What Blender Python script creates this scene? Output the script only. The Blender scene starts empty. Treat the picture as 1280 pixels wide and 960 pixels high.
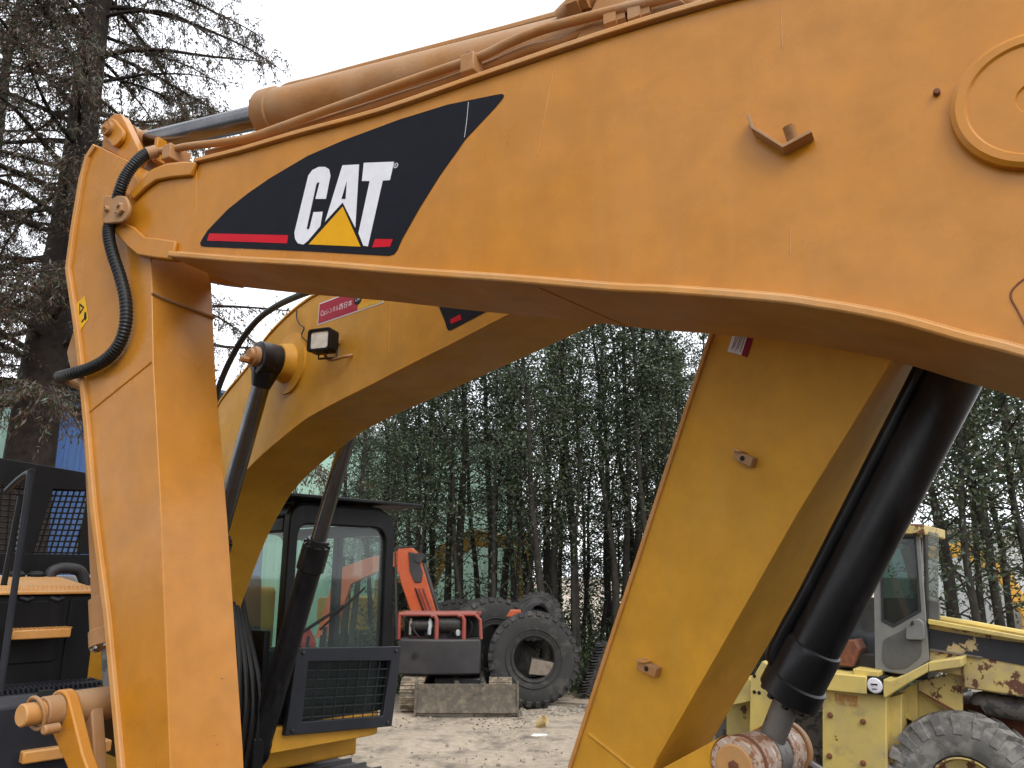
import bpy, bmesh, math, random
import numpy as np
from mathutils import Vector, Matrix

# ------------------------------------------------------------------ camera
scene = bpy.context.scene
COL = scene.collection
R = math.radians
FPX, PITCH, CAMH = 960.0, R(14.0), 2.4
cam_d = bpy.data.cameras.new('camera')
cam = bpy.data.objects.new('camera', cam_d)
COL.objects.link(cam)
cam_d.sensor_width = 36.0
cam_d.lens = 36.0 * FPX / 1280.0
cam_d.clip_start = 0.05
cam_d.clip_end = 2000
cam.location = (0, 0, CAMH)
cam.rotation_euler = (R(90) + PITCH, 0, 0)
scene.camera = cam

# ------------------------------------------------------------------ sky, sun, exposure
SUN_EL, SUN_AZ = R(42), R(152)          # azimuth clockwise from +y
world = bpy.data.worlds.new('World')
scene.world = world
world.use_nodes = True
wn, wl = world.node_tree.nodes, world.node_tree.links
wn.clear()
w_out = wn.new('ShaderNodeOutputWorld')
w_bg = wn.new('ShaderNodeBackground')
w_sky = wn.new('ShaderNodeTexSky')
w_sky.sky_type = 'NISHITA'
w_sky.sun_disc = False
w_sky.sun_elevation = SUN_EL
w_sky.sun_rotation = SUN_AZ
w_tc = wn.new('ShaderNodeTexCoord')
w_no = wn.new('ShaderNodeTexNoise')
w_no.inputs['Scale'].default_value = 2.6
w_no.inputs['Detail'].default_value = 6
w_no.inputs['Roughness'].default_value = 0.55
w_rp = wn.new('ShaderNodeValToRGB')
w_rp.color_ramp.elements[0].position = 0.30
w_rp.color_ramp.elements[0].color = (0.72, 0.72, 0.72, 1)
w_rp.color_ramp.elements[1].position = 0.55
w_rp.color_ramp.elements[1].color = (0.97, 0.97, 0.97, 1)
w_mx = wn.new('ShaderNodeMixRGB')
w_mx.inputs['Color2'].default_value = (14.6, 15.0, 15.8, 1)   # cloud cover
wl.new(w_tc.outputs['Generated'], w_no.inputs['Vector'])
wl.new(w_no.outputs['Fac'], w_rp.inputs['Fac'])
wl.new(w_rp.outputs['Color'], w_mx.inputs['Fac'])
wl.new(w_sky.outputs['Color'], w_mx.inputs['Color1'])
wl.new(w_mx.outputs['Color'], w_bg.inputs['Color'])
w_bg.inputs['Strength'].default_value = 0.10
wl.new(w_bg.outputs['Background'], w_out.inputs['Surface'])

sun_d = bpy.data.lights.new('sun', 'SUN')
sun_d.energy = 1.3
sun_d.angle = R(28)
sun_d.color = (1.0, 0.96, 0.90)
sun = bpy.data.objects.new('sun', sun_d)
COL.objects.link(sun)
_sd = Vector((math.sin(SUN_AZ) * math.cos(SUN_EL), math.cos(SUN_AZ) * math.cos(SUN_EL), math.sin(SUN_EL)))
sun.rotation_euler = _sd.to_track_quat('Z', 'Y').to_euler()
sun.location = (0, -5, 20)

vs = scene.view_settings
vs.view_transform = 'Standard'
vs.look = 'None'
vs.exposure = 0.38
vs.gamma = 1.0
scene.cycles.use_denoising = True
scene.cycles.max_bounces = 8
scene.cycles.transparent_max_bounces = 12

# ------------------------------------------------------------------ picking points from picture directions
CP, SP = math.cos(PITCH), math.sin(PITCH)
CAMO = Vector((0, 0, CAMH))
def ray(x, y):
    a = (x - 640) / FPX; b = (480 - y) / FPX
    return Vector((a, CP - b * SP, SP + b * CP))
def ground(x, y, z=0.0):
    r = ray(x, y); return CAMO + r * ((z - CAMH) / r.z)
def at_y(x, y, Y):
    r = ray(x, y); return CAMO + r * (Y / r.y)

class Frame:
    """upright frame: s along u, l going away from the viewer's side, z up"""
    def __init__(self, P0, ang):
        self.P0 = Vector((P0[0], P0[1], 0))
        self.u = Vector((math.cos(ang), -math.sin(ang), 0))
        self.n = Vector((-math.sin(ang), -math.cos(ang), 0))
    def pt(self, s, l, z):
        return self.P0 + self.u * s - self.n * l + Vector((0, 0, z))
    def px(self, l, x, y):
        r = ray(x, y); P = self.P0 - self.n * l
        t = (P - CAMO).dot(self.n) / r.dot(self.n)
        Q = CAMO + r * t
        return ((Q - self.P0).dot(self.u), Q.z)
    def pxs(self, s, x, y):
        r = ray(x, y); P = self.P0 + self.u * s
        t = (P - CAMO).dot(self.u) / r.dot(self.u)
        Q = CAMO + r * t
        return (-(Q - self.P0).dot(self.n), Q.z)
    def many(self, l, pts):
        return [self.px(l, x, y) for x, y in pts]
    def shifted(self, l):
        f = Frame((0, 0), 0); f.P0 = self.P0 - self.n * l; f.u = self.u; f.n = self.n
        return f

# ------------------------------------------------------------------ materials
MATS = {}
def new_mat(name):
    m = bpy.data.materials.new(name); m.use_nodes = True
    nt = m.node_tree; b = nt.nodes['Principled BSDF']
    MATS[name] = m
    return m, nt, nt.nodes, nt.links, b
def noise(nt, scale, detail=5, rough=0.6, vec=None, stretch=None):
    g = nt.nodes.new('ShaderNodeNewGeometry')
    n = nt.nodes.new('ShaderNodeTexNoise')
    n.inputs['Scale'].default_value = scale
    n.inputs['Detail'].default_value = detail
    n.inputs['Roughness'].default_value = rough
    src = g.outputs['Position']
    if stretch:
        mp = nt.nodes.new('ShaderNodeMapping')
        mp.inputs['Scale'].default_value = stretch
        nt.links.new(src, mp.inputs['Vector']); src = mp.outputs['Vector']
    nt.links.new(src, n.inputs['Vector'])
    return n.outputs['Fac']
def ramp(nt, fac, p0, p1, c0=(0, 0, 0, 1), c1=(1, 1, 1, 1)):
    r = nt.nodes.new('ShaderNodeValToRGB')
    r.color_ramp.elements[0].position = p0; r.color_ramp.elements[0].color = c0
    r.color_ramp.elements[1].position = p1; r.color_ramp.elements[1].color = c1
    nt.links.new(fac, r.inputs['Fac'])
    return r.outputs['Color']
def mixc(nt, fac, a, b):
    m = nt.nodes.new('ShaderNodeMixRGB')
    for k, v in (('Fac', fac), ('Color1', a), ('Color2', b)):
        if isinstance(v, (int, float)): m.inputs[k].default_value = v
        elif isinstance(v, tuple): m.inputs[k].default_value = v if len(v) == 4 else (*v, 1)
        else: nt.links.new(v, m.inputs[k])
    return m.outputs['Color']
def mul(nt, a, k):
    m = nt.nodes.new('ShaderNodeMath'); m.operation = 'MULTIPLY'
    nt.links.new(a, m.inputs[0])
    if isinstance(k, (int, float)): m.inputs[1].default_value = k
    else: nt.links.new(k, m.inputs[1])
    return m.outputs[0]
def bump(nt, b, fac, strength, dist=0.01):
    bn = nt.nodes.new('ShaderNodeBump')
    bn.inputs['Strength'].default_value = strength; bn.inputs['Distance'].default_value = dist
    nt.links.new(fac, bn.inputs['Height']); nt.links.new(bn.outputs['Normal'], b.inputs['Normal'])

def paint(name, col, dust, rough=0.45, dust_amt=0.35, top_dust=0.6, chip=None, chip_at=0.70, metal=0.0, grain=0.12, streak=0.25, spec=0.5, dscale=1.3):
    """enamel with drifting dust, run streaks and small chips"""
    m, nt, N, L, b = new_mat(name)
    big = ramp(nt, noise(nt, dscale, 4, 0.55), 0.38, 0.72)
    c = mixc(nt, mul(nt, big, dust_amt), tuple(col), tuple(dust))
    var = ramp(nt, noise(nt, 7.0, 6, 0.65), 0.3, 0.7, (0.80, 0.80, 0.79, 1), (1.10, 1.10, 1.10, 1))
    mm = nt.nodes.new('ShaderNodeMixRGB'); mm.blend_type = 'MULTIPLY'; mm.inputs['Fac'].default_value = 0.8
    L.new(c, mm.inputs['Color1']); L.new(var, mm.inputs['Color2']); c = mm.outputs['Color']
    st = ramp(nt, noise(nt, 5.0, 4, 0.7, stretch=(3.0, 3.0, 0.22)), 0.52, 0.80)
    c = mixc(nt, mul(nt, st, streak), c, tuple(0.55 * x + 0.45 * y for x, y in zip(col, dust)))
    if top_dust > 0:
        g = N.new('ShaderNodeNewGeometry'); sx = N.new('ShaderNodeSeparateXYZ')
        L.new(g.outputs['Normal'], sx.inputs[0])
        up = ramp(nt, sx.outputs['Z'], 0.05, 0.8)
        td = mul(nt, mul(nt, up, ramp(nt, noise(nt, 9, 5, 0.7), 0.25, 0.6, (0.5, 0.5, 0.5, 1))), top_dust)
        c = mixc(nt, td, c, tuple(dust))
    if chip:
        ch = ramp(nt, noise(nt, 26, 7, 0.7), chip_at, chip_at + 0.03)
        c = mixc(nt, ch, c, tuple(chip))
    L.new(c, b.inputs['Base Color'])
    rr = ramp(nt, noise(nt, 3.2, 5, 0.6), 0.3, 0.75, (rough - 0.08,) * 3 + (1,), (rough + 0.18,) * 3 + (1,))
    L.new(rr, b.inputs['Roughness'])
    b.inputs['Metallic'].default_value = metal
    b.inputs['Specular IOR Level'].default_value = spec
    bump(nt, b, noise(nt, 55, 4, 0.6), grain, 0.004)
    return m
def plain(name, col, rough=0.6, metal=0.0, var=0.25, scale=12.0, bmp=0.1, spec=0.5):
    m, nt, N, L, b = new_mat(name)
    c = ramp(nt, noise(nt, scale, 6, 0.65), 0.3, 0.7, tuple(x * (1 - var) for x in col) + (1,), tuple(min(1, x * (1 + var)) for x in col) + (1,))
    L.new(c, b.inputs['Base Color'])
    b.inputs['Roughness'].default_value = rough; b.inputs['Metallic'].default_value = metal
    b.inputs['Specular IOR Level'].default_value = spec
    if bmp: bump(nt, b, noise(nt, scale * 5, 4, 0.6), bmp, 0.004)
    return m
def patchy(name, cols, scale=6.0, rough=0.7, edges=(0.48, 0.56), bmp=0.3, sharp=0.02):
    """flaking paint: base colour, then patches of the next colours"""
    m, nt, N, L, b = new_mat(name)
    c = tuple(cols[0])
    first = mixc(nt, ramp(nt, noise(nt, 2.5, 5, 0.6), 0.35, 0.7), tuple(cols[0]), tuple(x * 0.82 for x in cols[0]))
    c = first
    for i, cc in enumerate(cols[1:]):
        sh = sharp[i] if isinstance(sharp, (list, tuple)) else sharp
        f = ramp(nt, noise(nt, scale * (1 + 0.37 * i), 7, 0.62), edges[i], edges[i] + sh)
        c = mixc(nt, f, c, tuple(cc))
    L.new(c, b.inputs['Base Color']); b.inputs['Roughness'].default_value = rough
    bump(nt, b, noise(nt, scale * 3, 6, 0.65), bmp, 0.01)
    return m
def glass(name, tint=(0.80, 0.88, 0.86), haze=0.10, hz=(0.55, 0.60, 0.60)):
    m, nt, N, L, b = new_mat(name)
    out = N['Material Output']; N.remove(b)
    tr = N.new('ShaderNodeBsdfTransparent'); tr.inputs['Color'].default_value = (*tint, 1)
    gl = N.new('ShaderNodeBsdfGlossy'); gl.inputs['Roughness'].default_value = 0.03
    df = N.new('ShaderNodeBsdfDiffuse'); df.inputs['Color'].default_value = (*hz, 1)
    fr = N.new('ShaderNodeFresnel'); fr.inputs['IOR'].default_value = 1.5
    m1 = N.new('ShaderNodeMixShader'); m2 = N.new('ShaderNodeMixShader')
    hzf = mul(nt, ramp(nt, noise(nt, 3.0, 5, 0.6), 0.25, 0.75, (0.4,) * 3 + (1,)), haze)
    L.new(hzf, m1.inputs['Fac']); L.new(tr.outputs[0], m1.inputs[1]); L.new(df.outputs[0], m1.inputs[2])
    gb = N.new('ShaderNodeNewGeometry'); inv = N.new('ShaderNodeMath'); inv.operation = 'SUBTRACT'; inv.inputs[0].default_value = 1.0
    L.new(gb.outputs['Backfacing'], inv.inputs[1])
    L.new(mul(nt, fr.outputs[0], inv.outputs[0]), m2.inputs['Fac']); L.new(m1.outputs[0], m2.inputs[1]); L.new(gl.outputs[0], m2.inputs[2])
    L.new(m2.outputs[0], out.inputs['Surface'])
    return m
def leafmat(name, cols, trans=0.35):
    m, nt, N, L, b = new_mat(name)
    out = N['Material Output']; N.remove(b)
    g = N.new('ShaderNodeNewGeometry')
    r = N.new('ShaderNodeValToRGB'); r.color_ramp.interpolation = 'LINEAR'
    els = r.color_ramp.elements
    while len(els) < len(cols): els.new(0.5)
    for i, c in enumerate(cols):
        els[i].position = i / (len(cols) - 1); els[i].color = (*c, 1)
    L.new(g.outputs['Random Per Island'], r.inputs['Fac'])
    d = N.new('ShaderNodeBsdfDiffuse'); t = N.new('ShaderNodeBsdfTranslucent'); gl = N.new('ShaderNodeBsdfGlossy')
    gl.inputs['Roughness'].default_value = 0.45; gl.inputs['Color'].default_value = (0.9, 0.95, 0.9, 1)
    L.new(r.outputs['Color'], d.inputs['Color']); L.new(r.outputs['Color'], t.inputs['Color'])
    mx = N.new('ShaderNodeMixShader'); mx.inputs['Fac'].default_value = trans
    m2 = N.new('ShaderNodeMixShader'); m2.inputs['Fac'].default_value = 0.05
    L.new(d.outputs[0], mx.inputs[1]); L.new(t.outputs[0], mx.inputs[2])
    L.new(mx.outputs[0], m2.inputs[1]); L.new(gl.outputs[0], m2.inputs[2])
    L.new(m2.outputs[0], out.inputs['Surface'])
    return m

YEL = (0.480, 0.182, 0.008)
DUST = (0.47, 0.33, 0.20)
paint('yellow', YEL, (0.50, 0.24, 0.08), 0.28, 0.28, 0.5, chip=(0.22, 0.095, 0.03), chip_at=0.735, spec=0.38, dscale=0.75, grain=0.05, streak=0.5)
paint('yellow_b', (0.60, 0.290, 0.024), (0.44, 0.26, 0.07), 0.45, 0.28, 0.5, chip=(0.20, 0.10, 0.035), chip_at=0.735, spec=0.22, streak=0.5)
paint('dusty_yellow', (0.38, 0.165, 0.040), (0.36, 0.23, 0.13), 0.65, 0.7, 0.85, chip=(0.20, 0.11, 0.06), chip_at=0.68, grain=0.4, dscale=5)
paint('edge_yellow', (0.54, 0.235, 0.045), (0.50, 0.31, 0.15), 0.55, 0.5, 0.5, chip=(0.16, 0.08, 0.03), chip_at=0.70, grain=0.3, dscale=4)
paint('black_paint', (0.008, 0.008, 0.009), (0.07, 0.065, 0.06), 0.38, 0.12, 0.22, chip=(0.07, 0.06, 0.055), chip_at=0.76, spec=0.14)
paint('black_cylinder', (0.006, 0.006, 0.007), (0.10, 0.09, 0.09), 0.30, 0.16, 0.22, chip=(0.06, 0.055, 0.055), chip_at=0.655, streak=0.6, dscale=3, spec=0.35)
paint('grey_guard', (0.013, 0.014, 0.019), (0.07, 0.07, 0.075), 0.45, 0.22, 0.30, chip=(0.12, 0.11, 0.10), chip_at=0.75, spec=0.25)
plain('decal_black', (0.009, 0.010, 0.015), 0.5, 0, 0.15, 20, 0.02, 0.10)
plain('decal_white', (0.70, 0.69, 0.72), 0.35, 0, 0.06, 25, 0.02, 0.15)
plain('decal_yellow', (0.68, 0.33, 0.004), 0.35, 0, 0.05, 20, 0.02, 0.15)
plain('decal_red', (0.52, 0.006, 0.018), 0.35, 0, 0.08, 20, 0.02, 0.15)
plain('sticker_red', (0.36, 0.012, 0.035), 0.4, 0, 0.08, 20, 0.02, 0.15)
plain('sticker_maroon', (0.22, 0.012, 0.030), 0.4, 0, 0.1, 20, 0.02, 0.15)
plain('sticker_orange', (0.72, 0.14, 0.01), 0.4, 0, 0.08, 20, 0.02, 0.15)
plain('ink_grey', (0.25, 0.25, 0.27), 0.5, 0, 0.1, 20, 0)
plain('warn_yellow', (0.68, 0.38, 0.02), 0.4, 0, 0.1, 30, 0.02, 0.15)
plain('rubber', (0.022, 0.022, 0.024), 0.55, 0, 0.3, 15, 0.15)
plain('hose_rubber', (0.010, 0.0095, 0.009), 0.42, 0, 0.3, 25, 0.1, 0.35)
plain('chrome', (0.20, 0.20, 0.21), 0.26, 1.0, 0.18, 5, 0.05)
plain('steel', (0.20, 0.18, 0.16), 0.42, 0.8, 0.35, 14, 0.2)
plain('dark_steel', (0.05, 0.047, 0.044), 0.5, 0.6, 0.35, 14, 0.2)
plain('rust', (0.16, 0.055, 0.025), 0.8, 0.0, 0.4, 20, 0.4)
plain('hole_black', (0.006, 0.006, 0.006), 0.8, 0, 0.1, 10, 0)
plain('lamp_lens', (0.66, 0.64, 0.58), 0.10, 0.0, 0.25, 14, 0.3)
plain('seat_cloth', (0.035, 0.037, 0.042), 0.85, 0, 0.3, 30, 0.3)
plain('red_cloth', (0.35, 0.02, 0.02), 0.8, 0, 0.3, 30, 0.3)
patchy('greasy_pin', [(0.50, 0.36, 0.27), (0.30, 0.13, 0.06), (0.60, 0.54, 0.47), (0.07, 0.04, 0.03)], 30, 0.55, (0.52, 0.60, 0.66))
patchy('greasy_grey', [(0.14, 0.125, 0.11), (0.05, 0.05, 0.045), (0.40, 0.36, 0.31)], 16, 0.45, (0.52, 0.68))
glass('cab_glass', (0.84, 0.92, 0.89), 0.05)
glass('loader_glass', (0.16, 0.24, 0.22), 0.22, (0.10, 0.13, 0.12))
glass('hazy_glass', (0.62, 0.66, 0.62), 0.30, (0.35, 0.36, 0.32))
paint('orange_paint', (0.46, 0.070, 0.012), (0.42, 0.22, 0.14), 0.45, 0.25, 0.4, chip=(0.10, 0.05, 0.03), chip_at=0.72)
paint('red_frame', (0.26, 0.035, 0.022), (0.35, 0.20, 0.16), 0.5, 0.3, 0.4, chip=(0.10, 0.05, 0.03), chip_at=0.70)
paint('charcoal', (0.020, 0.019, 0.021), (0.10, 0.085, 0.08), 0.5, 0.35, 0.4, chip=(0.26, 0.24, 0.22), chip_at=0.74)
patchy('muddy_steel', [(0.105, 0.090, 0.070), (0.19, 0.155, 0.11), (0.04, 0.036, 0.03), (0.09, 0.045, 0.025)], 7.5, 0.85, (0.46, 0.54, 0.60), 0.5, 0.22)
patchy('muddy_track', [(0.17, 0.14, 0.10), (0.30, 0.24, 0.17), (0.05, 0.045, 0.04)], 7, 0.85, (0.46, 0.60), 0.4, 0.06)
CREAM = (0.60, 0.45, 0.12)
patchy('cream', [(0.66, 0.50, 0.14), (0.46, 0.36, 0.15), (0.25, 0.20, 0.12), (0.13, 0.055, 0.025)], 3.0, 0.6, (0.42, 0.55, 0.645), 0.3, (0.25, 0.22, 0.02))
patchy('cream_flaking', [(0.58, 0.45, 0.15), (0.40, 0.31, 0.16), (0.12, 0.045, 0.025), (0.46, 0.33, 0.15), (0.07, 0.03, 0.02)], 4.2, 0.7, (0.44, 0.545, 0.63, 0.66), 0.35, (0.2, 0.02, 0.02, 0.03))
patchy('stripe_flaking', [(0.020, 0.021, 0.026), (0.14, 0.05, 0.03), (0.44, 0.33, 0.16), (0.48, 0.42, 0.26)], 3.4, 0.6, (0.585, 0.60, 0.70))
paint('door_grey', (0.165, 0.170, 0.165), (0.24, 0.22, 0.18), 0.55, 0.4, 0.3, chip=(0.10, 0.06, 0.04), chip_at=0.70)
plain('door_panel', (0.085, 0.084, 0.080), 0.65, 0, 0.2, 8, 0.1)
patchy('faded_plate', [(0.45, 0.22, 0.06), (0.45, 0.36, 0.16), (0.55, 0.46, 0.25)], 18, 0.7, (0.54, 0.62))
patchy('tyre_old', [(0.028, 0.027, 0.026), (0.060, 0.055, 0.048), (0.018, 0.018, 0.018)], 5, 0.8, (0.52, 0.62), 0.2, 0.12)
patchy('tyre_grey', [(0.155, 0.150, 0.140), (0.27, 0.255, 0.23), (0.07, 0.067, 0.062)], 9, 0.9, (0.46, 0.60), 0.4, 0.14)
patchy('wood_grey', [(0.22, 0.18, 0.14), (0.14, 0.11, 0.09)], 9, 0.85, (0.5,), 0.3, 0.15)
plain('bark_red', (0.034, 0.026, 0.022), 0.9, 0, 0.5, 9, 0.8, 0.2)
plain('bark_grey', (0.036, 0.032, 0.027), 0.9, 0, 0.45, 7, 0.6, 0.2)
leafmat('leaf_redwood', [(0.036, 0.048, 0.020), (0.085, 0.042, 0.026), (0.120, 0.055, 0.036), (0.050, 0.062, 0.026), (0.062, 0.050, 0.028)])
leafmat('leaf_green', [(0.030, 0.050, 0.022), (0.050, 0.074, 0.030), (0.085, 0.105, 0.045), (0.040, 0.062, 0.030), (0.065, 0.080, 0.040)], 0.35)
leafmat('leaf_right', [(0.024, 0.048, 0.020), (0.040, 0.068, 0.028), (0.070, 0.090, 0.036), (0.075, 0.060, 0.034)], 0.32)
leafmat('leaf_litter', [(0.09, 0.06, 0.04), (0.05, 0.04, 0.03), (0.14, 0.10, 0.06)], 0.1)
def corrugated(name, col, dark):
    m, nt, N, L, b = new_mat(name)
    c = mixc(nt, ramp(nt, noise(nt, 0.9, 5, 0.6, stretch=(2, 2, 0.3)), 0.35, 0.75), col, dark)
    L.new(c, b.inputs['Base Color']); b.inputs['Roughness'].default_value = 0.5
    return m
corrugated('mint_sheet', (0.42, 0.62, 0.50), (0.36, 0.53, 0.43))
corrugated('blue_sheet', (0.045, 0.12, 0.33), (0.06, 0.12, 0.26))
corrugated('pale_sheet', (0.55, 0.57, 0.58), (0.42, 0.44, 0.45))
plain('trim_blue', (0.05, 0.10, 0.25), 0.5, 0, 0.15, 5, 0)
plain('white_trash', (0.72, 0.72, 0.70), 0.6, 0, 0.1, 20, 0.2)
plain('cardboard', (0.50, 0.38, 0.18), 0.8, 0, 0.2, 20, 0.2)
plain('green_plastic', (0.03, 0.30, 0.08), 0.25, 0, 0.3, 30, 0.2)
plain('stone', (0.27, 0.235, 0.19), 0.9, 0, 0.3, 10, 0.5)

def ground_mat():
    m, nt, N, L, b = new_mat('dirt')
    big = ramp(nt, noise(nt, 0.55, 6, 0.6), 0.35, 0.66)
    c = mixc(nt, big, (0.40, 0.325, 0.235), (0.50, 0.41, 0.305))
    fine = ramp(nt, noise(nt, 9, 8, 0.72), 0.36, 0.62)
    c = mixc(nt, fine, mixc(nt, 0.45, c, (0.16, 0.13, 0.10)), c)
    dk = ramp(nt, noise(nt, 1.7, 7, 0.68), 0.50, 0.66)
    c = mixc(nt, mul(nt, dk, 0.75), c, (0.085, 0.074, 0.062))
    # oil-soaked soil by the machines, extended over unseen near ground to cut bounce light
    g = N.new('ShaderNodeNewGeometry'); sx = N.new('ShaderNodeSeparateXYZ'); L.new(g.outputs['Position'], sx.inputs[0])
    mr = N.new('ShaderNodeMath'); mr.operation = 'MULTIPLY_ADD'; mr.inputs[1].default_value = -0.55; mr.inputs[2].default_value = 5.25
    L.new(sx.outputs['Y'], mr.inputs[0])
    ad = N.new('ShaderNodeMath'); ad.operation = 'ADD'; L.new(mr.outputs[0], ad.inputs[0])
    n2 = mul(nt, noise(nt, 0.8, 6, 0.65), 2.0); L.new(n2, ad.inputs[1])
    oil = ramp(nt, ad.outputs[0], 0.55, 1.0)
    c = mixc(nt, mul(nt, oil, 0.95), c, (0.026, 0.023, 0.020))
    grit = ramp(nt, noise(nt, 60, 4, 0.7), 0.60, 0.68)
    c = mixc(nt, mul(nt, grit, 0.5), c, (0.42, 0.37, 0.30))
    L.new(c, b.inputs['Base Color'])
    L.new(ramp(nt, noise(nt, 1.7, 7, 0.68), 0.54, 0.70, (0.95,) * 3 + (1,), (0.55,) * 3 + (1,)), b.inputs['Roughness'])
    bump(nt, b, noise(nt, 14, 9, 0.75), 0.6, 0.03)
    return m
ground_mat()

# ------------------------------------------------------------------ mesh building
def rounded(pts, r, seg=4):
    """round the corners of a closed 2D outline"""
    out = []; n = len(pts)
    rr = r if isinstance(r, (list, tuple)) else [r] * n
    for i in range(n):
        a, p, b = Vector(pts[i - 1]), Vector(pts[i]), Vector(pts[(i + 1) % n])
        d1, d2 = (a - p), (b - p)
        k = min(rr[i], d1.length * 0.48, d2.length * 0.48)
        if k <= 1e-6: out.append((p.x, p.y)); continue
        s, e = p + d1.normalized() * k, p + d2.normalized() * k
        for j in range(seg + 1):
            t = j / seg
            q = s * (1 - t) ** 2 + p * 2 * t * (1 - t) + e * t * t
            out.append((q.x, q.y))
    return out
def catmull(pts, n=8):
    P = [Vector(p) for p in pts]; out = []
    for i in range(len(P) - 1):
        p0 = P[max(i - 1, 0)]; p1 = P[i]; p2 = P[i + 1]; p3 = P[min(i + 2, len(P) - 1)]
        for j in range(n):
            t = j / n
            out.append(0.5 * ((2 * p1) + (p2 - p0) * t + (2 * p0 - 5 * p1 + 4 * p2 - p3) * t * t + (3 * p1 - p0 - 3 * p2 + p3) * t ** 3))
    out.append(P[-1]); return out
def circle2(c, r, n=24, a0=0.0, a1=2 * math.pi):
    full = abs(a1 - a0 - 2 * math.pi) < 1e-6
    k = n if full else n + 1
    return [(c[0] + r * math.cos(a0 + (a1 - a0) * i / n), c[1] + r * math.sin(a0 + (a1 - a0) * i / n)) for i in range(k)]

class MB:
    def __init__(self): self.v = []; self.f = []
    def add(self, vs, fs):
        o = len(self.v); self.v += [tuple(p) for p in vs]; self.f += [tuple(i + o for i in f) for f in fs]
    def loops(self, A, B):
        n = len(A)
        self.add(list(A) + list(B), [tuple(range(n))[::-1], tuple(range(n, 2 * n))] + [(i, (i + 1) % n, n + (i + 1) % n, n + i) for i in range(n)])
        return self
    def prism(self, fr, poly, l0, l1):
        return self.loops([fr.pt(s, l0, z) for s, z in poly], [fr.pt(s, l1, z) for s, z in poly])
    def prism_s(self, fr, poly, s0, s1):
        return self.loops([fr.pt(s0, l, z) for l, z in poly], [fr.pt(s1, l, z) for l, z in poly])
    def prism_z(self, fr, poly, z0, z1):
        return self.loops([fr.pt(s, l, z0) for s, l in poly], [fr.pt(s, l, z1) for s, l in poly])
    def ring(self, O0, I0, O1, I1):
        """a frame: outer and inner loops, front and back"""
        n = len(O0); V = list(O0) + list(I0) + list(O1) + list(I1); F = []
        for i in range(n):
            j = (i + 1) % n
            F += [(i, j, n + j, n + i), (2 * n + i, 3 * n + i, 3 * n + j, 2 * n + j), (i, 2 * n + i, 2 * n + j, j), (n + i, n + j, 3 * n + j, 3 * n + i)]
        self.add(V, F); return self
    def box(self, fr, s0, s1, l0, l1, z0, z1):
        return self.prism(fr, [(s0, z0), (s1, z0), (s1, z1), (s0, z1)], l0, l1)
    def tube(self, pts, r, seg=10, caps=True, rfun=None):
        P = [Vector(p) for p in pts]; n = len(P)
        t0 = (P[1] - P[0]).normalized()
        up = Vector((0, 0, 1)) if abs(t0.z) < 0.9 else Vector((1, 0, 0))
        nrm = (up - t0 * up.dot(t0)).normalized(); V = []; F = []
        for i in range(n):
            t = (P[min(i + 1, n - 1)] - P[max(i - 1, 0)]).normalized()
            nrm = (nrm - t * nrm.dot(t)).normalized(); bn = t.cross(nrm)
            ri = rfun(i / (n - 1)) if rfun else (r[i] if isinstance(r, (list, tuple)) else r)
            for k in range(seg):
                a = 2 * math.pi * k / seg
                V.append(P[i] + nrm * (math.cos(a) * ri) + bn * (math.sin(a) * ri))
        for i in range(n - 1):
            for k in range(seg):
                F.append((i * seg + k, i * seg + (k + 1) % seg, (i + 1) * seg + (k + 1) % seg, (i + 1) * seg + k))
        if caps: F += [tuple(range(seg))[::-1], tuple(range((n - 1) * seg, n * seg))]
        self.add(V, F); return self
    def cyl(self, p0, p1, r0, r1=None, seg=24):
        r1 = r0 if r1 is None else r1
        return self.tube([p0, p1], [r0, r1], seg)
    def lathe(self, p0, axis, prof, seg=32, closed=False):
        """prof: (distance along axis, radius)"""
        ax = Vector(axis).normalized(); up = Vector((0, 0, 1)) if abs(ax.z) < 0.9 else Vector((1, 0, 0))
        e1 = (up - ax * up.dot(ax)).normalized(); e2 = ax.cross(e1); p0 = Vector(p0); V = []; F = []
        for d, r in prof:
            for k in range(seg):
                a = 2 * math.pi * k / seg
                V.append(p0 + ax * d + e1 * (math.cos(a) * r) + e2 * (math.sin(a) * r))
        m = len(prof)
        for i in range(m if closed else m - 1):
            for k in range(seg):
                a, b2 = i, (i + 1) % m
                F.append((a * seg + k, a * seg + (k + 1) % seg, b2 * seg + (k + 1) % seg, b2 * seg + k))
        if not closed: F += [tuple(range(seg))[::-1], tuple(range((m - 1) * seg, m * seg))]
        self.add(V, F); return self
    def mesh(self, name, mat, smooth=35, recalc=True):
        me = bpy.data.meshes.new(name)
        me.from_pydata(self.v, [], self.f)
        if recalc:
            bm = bmesh.new(); bm.from_mesh(me); bmesh.ops.recalc_face_normals(bm, faces=bm.faces); bm.to_mesh(me); bm.free()
        if smooth:
            me.polygons.foreach_set('use_smooth', [True] * len(me.polygons)); me.set_sharp_from_angle(angle=R(smooth))
        me.materials.append(MATS[mat]); me.update()
        return me
    def build(self, name, mat, parent=None, bevel=0.0, smooth=35, label=None, seg=2):
        ob = bpy.data.objects.new(name, self.mesh(name, mat, smooth)); COL.objects.link(ob)
        if parent is not None: attach(ob, parent)
        if bevel:
            md = ob.modifiers.new('bevel', 'BEVEL'); md.width = bevel; md.segments = seg; md.limit_method = 'ANGLE'; md.angle_limit = R(38)
        if label: ob['label'] = label
        return ob
WM = {}
def wmat(o): return WM.get(o.name, Matrix.Identity(4))
def attach(ob, parent):
    ob.parent = parent; ob.matrix_parent_inverse = wmat(parent).inverted()
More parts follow.
